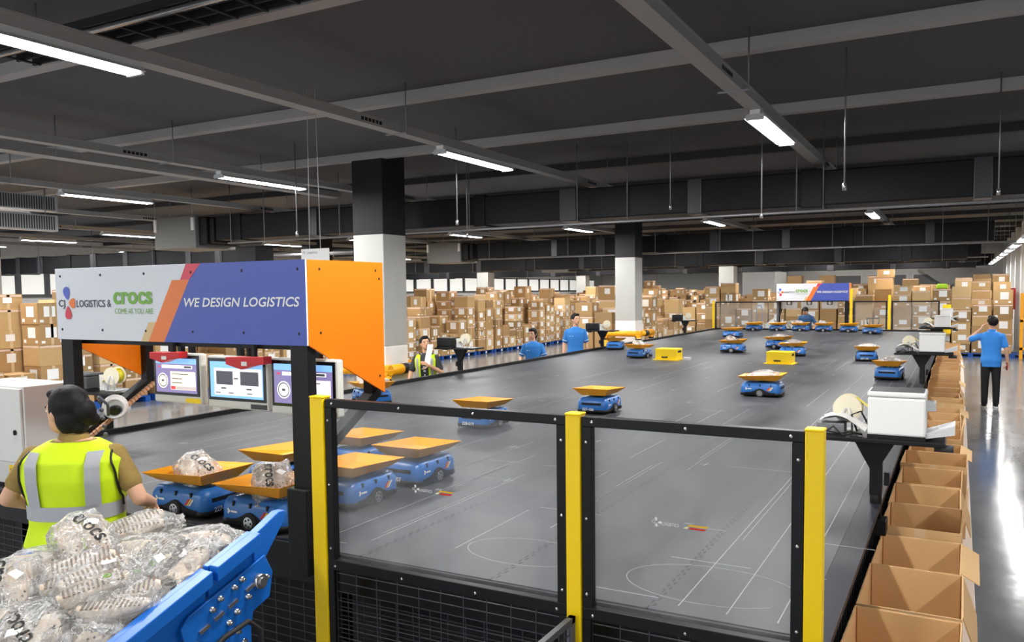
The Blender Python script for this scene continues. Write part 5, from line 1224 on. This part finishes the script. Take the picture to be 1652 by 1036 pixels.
def stack(x, y, w, d, z0, tiers, where, group, jit=0.012):
    z = z0
    for k in range(tiers):
        h = rnd.choice(HTS); c = rnd.choice((0, 0, 1, 1, 2, 3)); kind = rnd.choice(KINDS_)
        o = bpy.data.objects.new('stacked_carton', carton(w, d, h, c, kind)); COL.objects.link(o)
        o.location = (x+rnd.uniform(-jit, jit), y+rnd.uniform(-jit, jit), z); o.rotation_euler = (0, 0, rnd.uniform(-0.02, 0.02)); z += h+0.003
        tag(o, '%s %s %s carton, %s layer, %s' % (HN[h], SHADE[c], KN[kind], nth(k), where), 'carton', group); NC[0] += 1
    TOPS[(round(x, 2), round(y, 2))] = z
def pallet(x, y, lb, W=1.15, D=1.0):
    t = thing('pallet', lb, 'pallet', (x, y, 0), 0, 'blue plastic pallets')
    b = MB()
    for i in range(6): b.box(-D/2, D/2, -W/2+W*i/6+0.015, -W/2+W*(i+1)/6-0.015, 0.115, 0.14)
    b.build('deck', PALLET, t)
    for q in (-W/2+0.07, 0, W/2-0.07):
        b = MB().box(-D/2, D/2, q-0.06, q+0.06, 0, 0.021)
        for e in (-D/2+0.08, 0, D/2-0.08): b.box(e-0.075, e+0.075, q-0.065, q+0.065, 0.02, 0.116)
        b.build('runner', PALLET, t)
    b = MB().box(D/2, D/2+0.002, -0.05, 0.05, 0.03, 0.11); b.build('paper_tag', PAPER, t)
# aisle row: front faces at x = -16, camera end first
y = 7.4; i = 0; px = 0
while y < 35.5:
    two = i % 2
    if two == 0:
        pallet(-16.5, y+0.40, '%s blue plastic pallet along the aisle row of cartons' % nth(i//2))
    if two == 0: xo = rnd.uniform(-0.10, 0.08); y += rnd.choice((0.04, 0.08, 0.16))
    d = 0.54; tiers = rnd.choice((2, 3, 4, 4, 5)) if y > 11 else rnd.choice((4, 5))
    if 8.0 < y < 9.5: tiers = 2
    stack(-16.30+xo, y, 0.56, d, 0.143, tiers, '%s stack along the aisle row' % nth(i), 'cartons of the aisle row')
    y += 0.60; i += 1
# row before the far fence columns
y = 23.6; i = 0
while y < 31:
    if i % 2 == 0: pallet(-9.75, y+0.3, '%s blue plastic pallet of the short row near the second column' % nth(i//2))
    stack(-9.55, y, 0.56, 0.56, 0.143, rnd.choice((3, 4, 4, 5)), '%s stack of the short row' % nth(i), 'cartons of the short row')
    y += 0.62; i += 1
# far row behind the fence, front faces at y = 31.6
x = -8.4; i = 0
while x < 1.75:
    if i % 2 == 0: pallet(x+0.3, 32.1, '%s blue plastic pallet of the far row counted from the aisle' % nth(i//2), 1.1, 1.0)
    stack(x, 31.9, 0.56, 0.56, 0.143, rnd.choice((4, 5, 5, 6)) if x < 0.2 else rnd.choice((4, 5)), '%s stack of the far row' % nth(i), 'cartons of the far row')
    x += 0.605; i += 1
print('CARTONS', NC[0])
# everything farther back, past the first three hundred: one mass per block
def mass(name, label, spots):
    b = MB(); r = random.Random(9)
    for x, y, z0, n in spots:
        z = z0
        for k in range(n):
            h = r.choice(HTS); c = r.choice((0, 0, 1, 1, 2, 3)); w_, d_ = 0.28, 0.28; dx, dy = r.uniform(-0.02, 0.02), r.uniform(-0.02, 0.02)
            b.box(x-w_+dx, x+w_+dx, y-d_+dy, y+d_+dy, z, z+h, c)
            b.box(x+w_+dx, x+w_+0.002+dx, y-0.03+dy, y+0.03+dy, z, z+h, 4)
            if r.random() < 0.6: b.box(x+w_+dx, x+w_+0.003+dx, y-0.11+dy, y+0.07+dy, z+h*0.4, z+h*0.78, 5); b.box(x-0.06+dx, x+0.13+dx, y-d_-0.003+dy, y-d_+dy, z+h*0.4, z+h*0.78, 5)
            if r.random() < 0.6: b.box(x-w_+0.02+dx, x+w_-0.02+dx, y-d_-0.002+dy, y-d_+dy, z+h-0.055, z+h-0.015, 6); b.box(x+w_+dx, x+w_+0.002+dx, y-d_+0.02+dy, y+d_-0.02+dy, z+h-0.055, z+h-0.015, 6)
            z += h+0.003
    o = b.build(name, CARD+[TAPE, PAPER, PINK]); o['kind'] = 'stuff'; tag(o, label, 'cartons')
R2 = random.Random(3); sp = []
for col, (xx, base) in enumerate(((-17.03, 0.143), (-17.68, 0.0), (-18.34, 0.0), (-19.0, 0.0))):
    y = 7.2+0.1*col
    while y < 68:
        if not (-20.7 < xx < -19.3): sp.append((xx, y, base, R2.choice((3, 4, 5, 5, 6)) if not (8 < y < 9.5 and col == 0) else 3))
        y += 0.61
y = 36.0
while y < 68: sp.append((-16.3, y, 0.0, R2.choice((3, 4, 5)))); y += 0.62
y = 22.0
while y < 70:
    for xx in (-22.5, -24.5): sp.append((xx, y, 0, R2.choice((4, 4, 5, 5))))
    y += 0.62
mass('carton_mass', 'deep mass of piled cartons behind the aisle row towards the windows', sp)
sp = []
for row in range(5):
    x = -14.5 if row > 1 else -8.5
    while x < 1.7:
        yy = 32.55+0.62*row+(1.2 if row > 1 else 0)
        if -9.2 < x < -7.8 and 33.8 < yy < 35.3: x += 0.61; continue
        sp.append((x, yy, 0.0 if row > 1 else 0.143, (R2.choice((5, 6, 6, 7)) if x > -6 else R2.choice((4, 5, 5))) if row > 0 else R2.choice((4, 5)))); x += 0.61
y = 23.6
while y < 31: sp.append((-10.17, y, 0.143, R2.choice((4, 5, 5, 6)))); y += 0.62
for k in range(26): sp.append((-15+0.62*k, 41.5, 0, R2.choice((4, 5, 5))))
mass('carton_mass', 'deep mass of piled cartons behind the far row up to the end wall', sp)
lime = mat('lime_bag', srgb(170, 214, 40), 0.5)
for x, y, z, lb in ((-0.6, 33.4, 2.45, 'lime green bundle on top of the far cartons near the lane'), (-15.2+0.0, 20.0, 1.2, 'lime green crate beside the aisle row behind the tall person')):
    if x < -10: x = -15.7
    b = MB(); b.loft([rrect(0.3*k, 0.2*k, 0.05, h) for h, k in ((0, 0.9), (0.05, 1.0), (0.2, 0.95), (0.27, 0.7))])
    if x < -10: continue
    kx = min((k for k in TOPS if abs(k[1]-31.9) < 0.1), key=lambda k: abs(k[0]-x))
    o = tag(b.build('green_bundle', lime, loc=(kx[0], kx[1], TOPS[kx])), lb, 'bundle'); o.scale = (0.6, 0.7, 0.6)
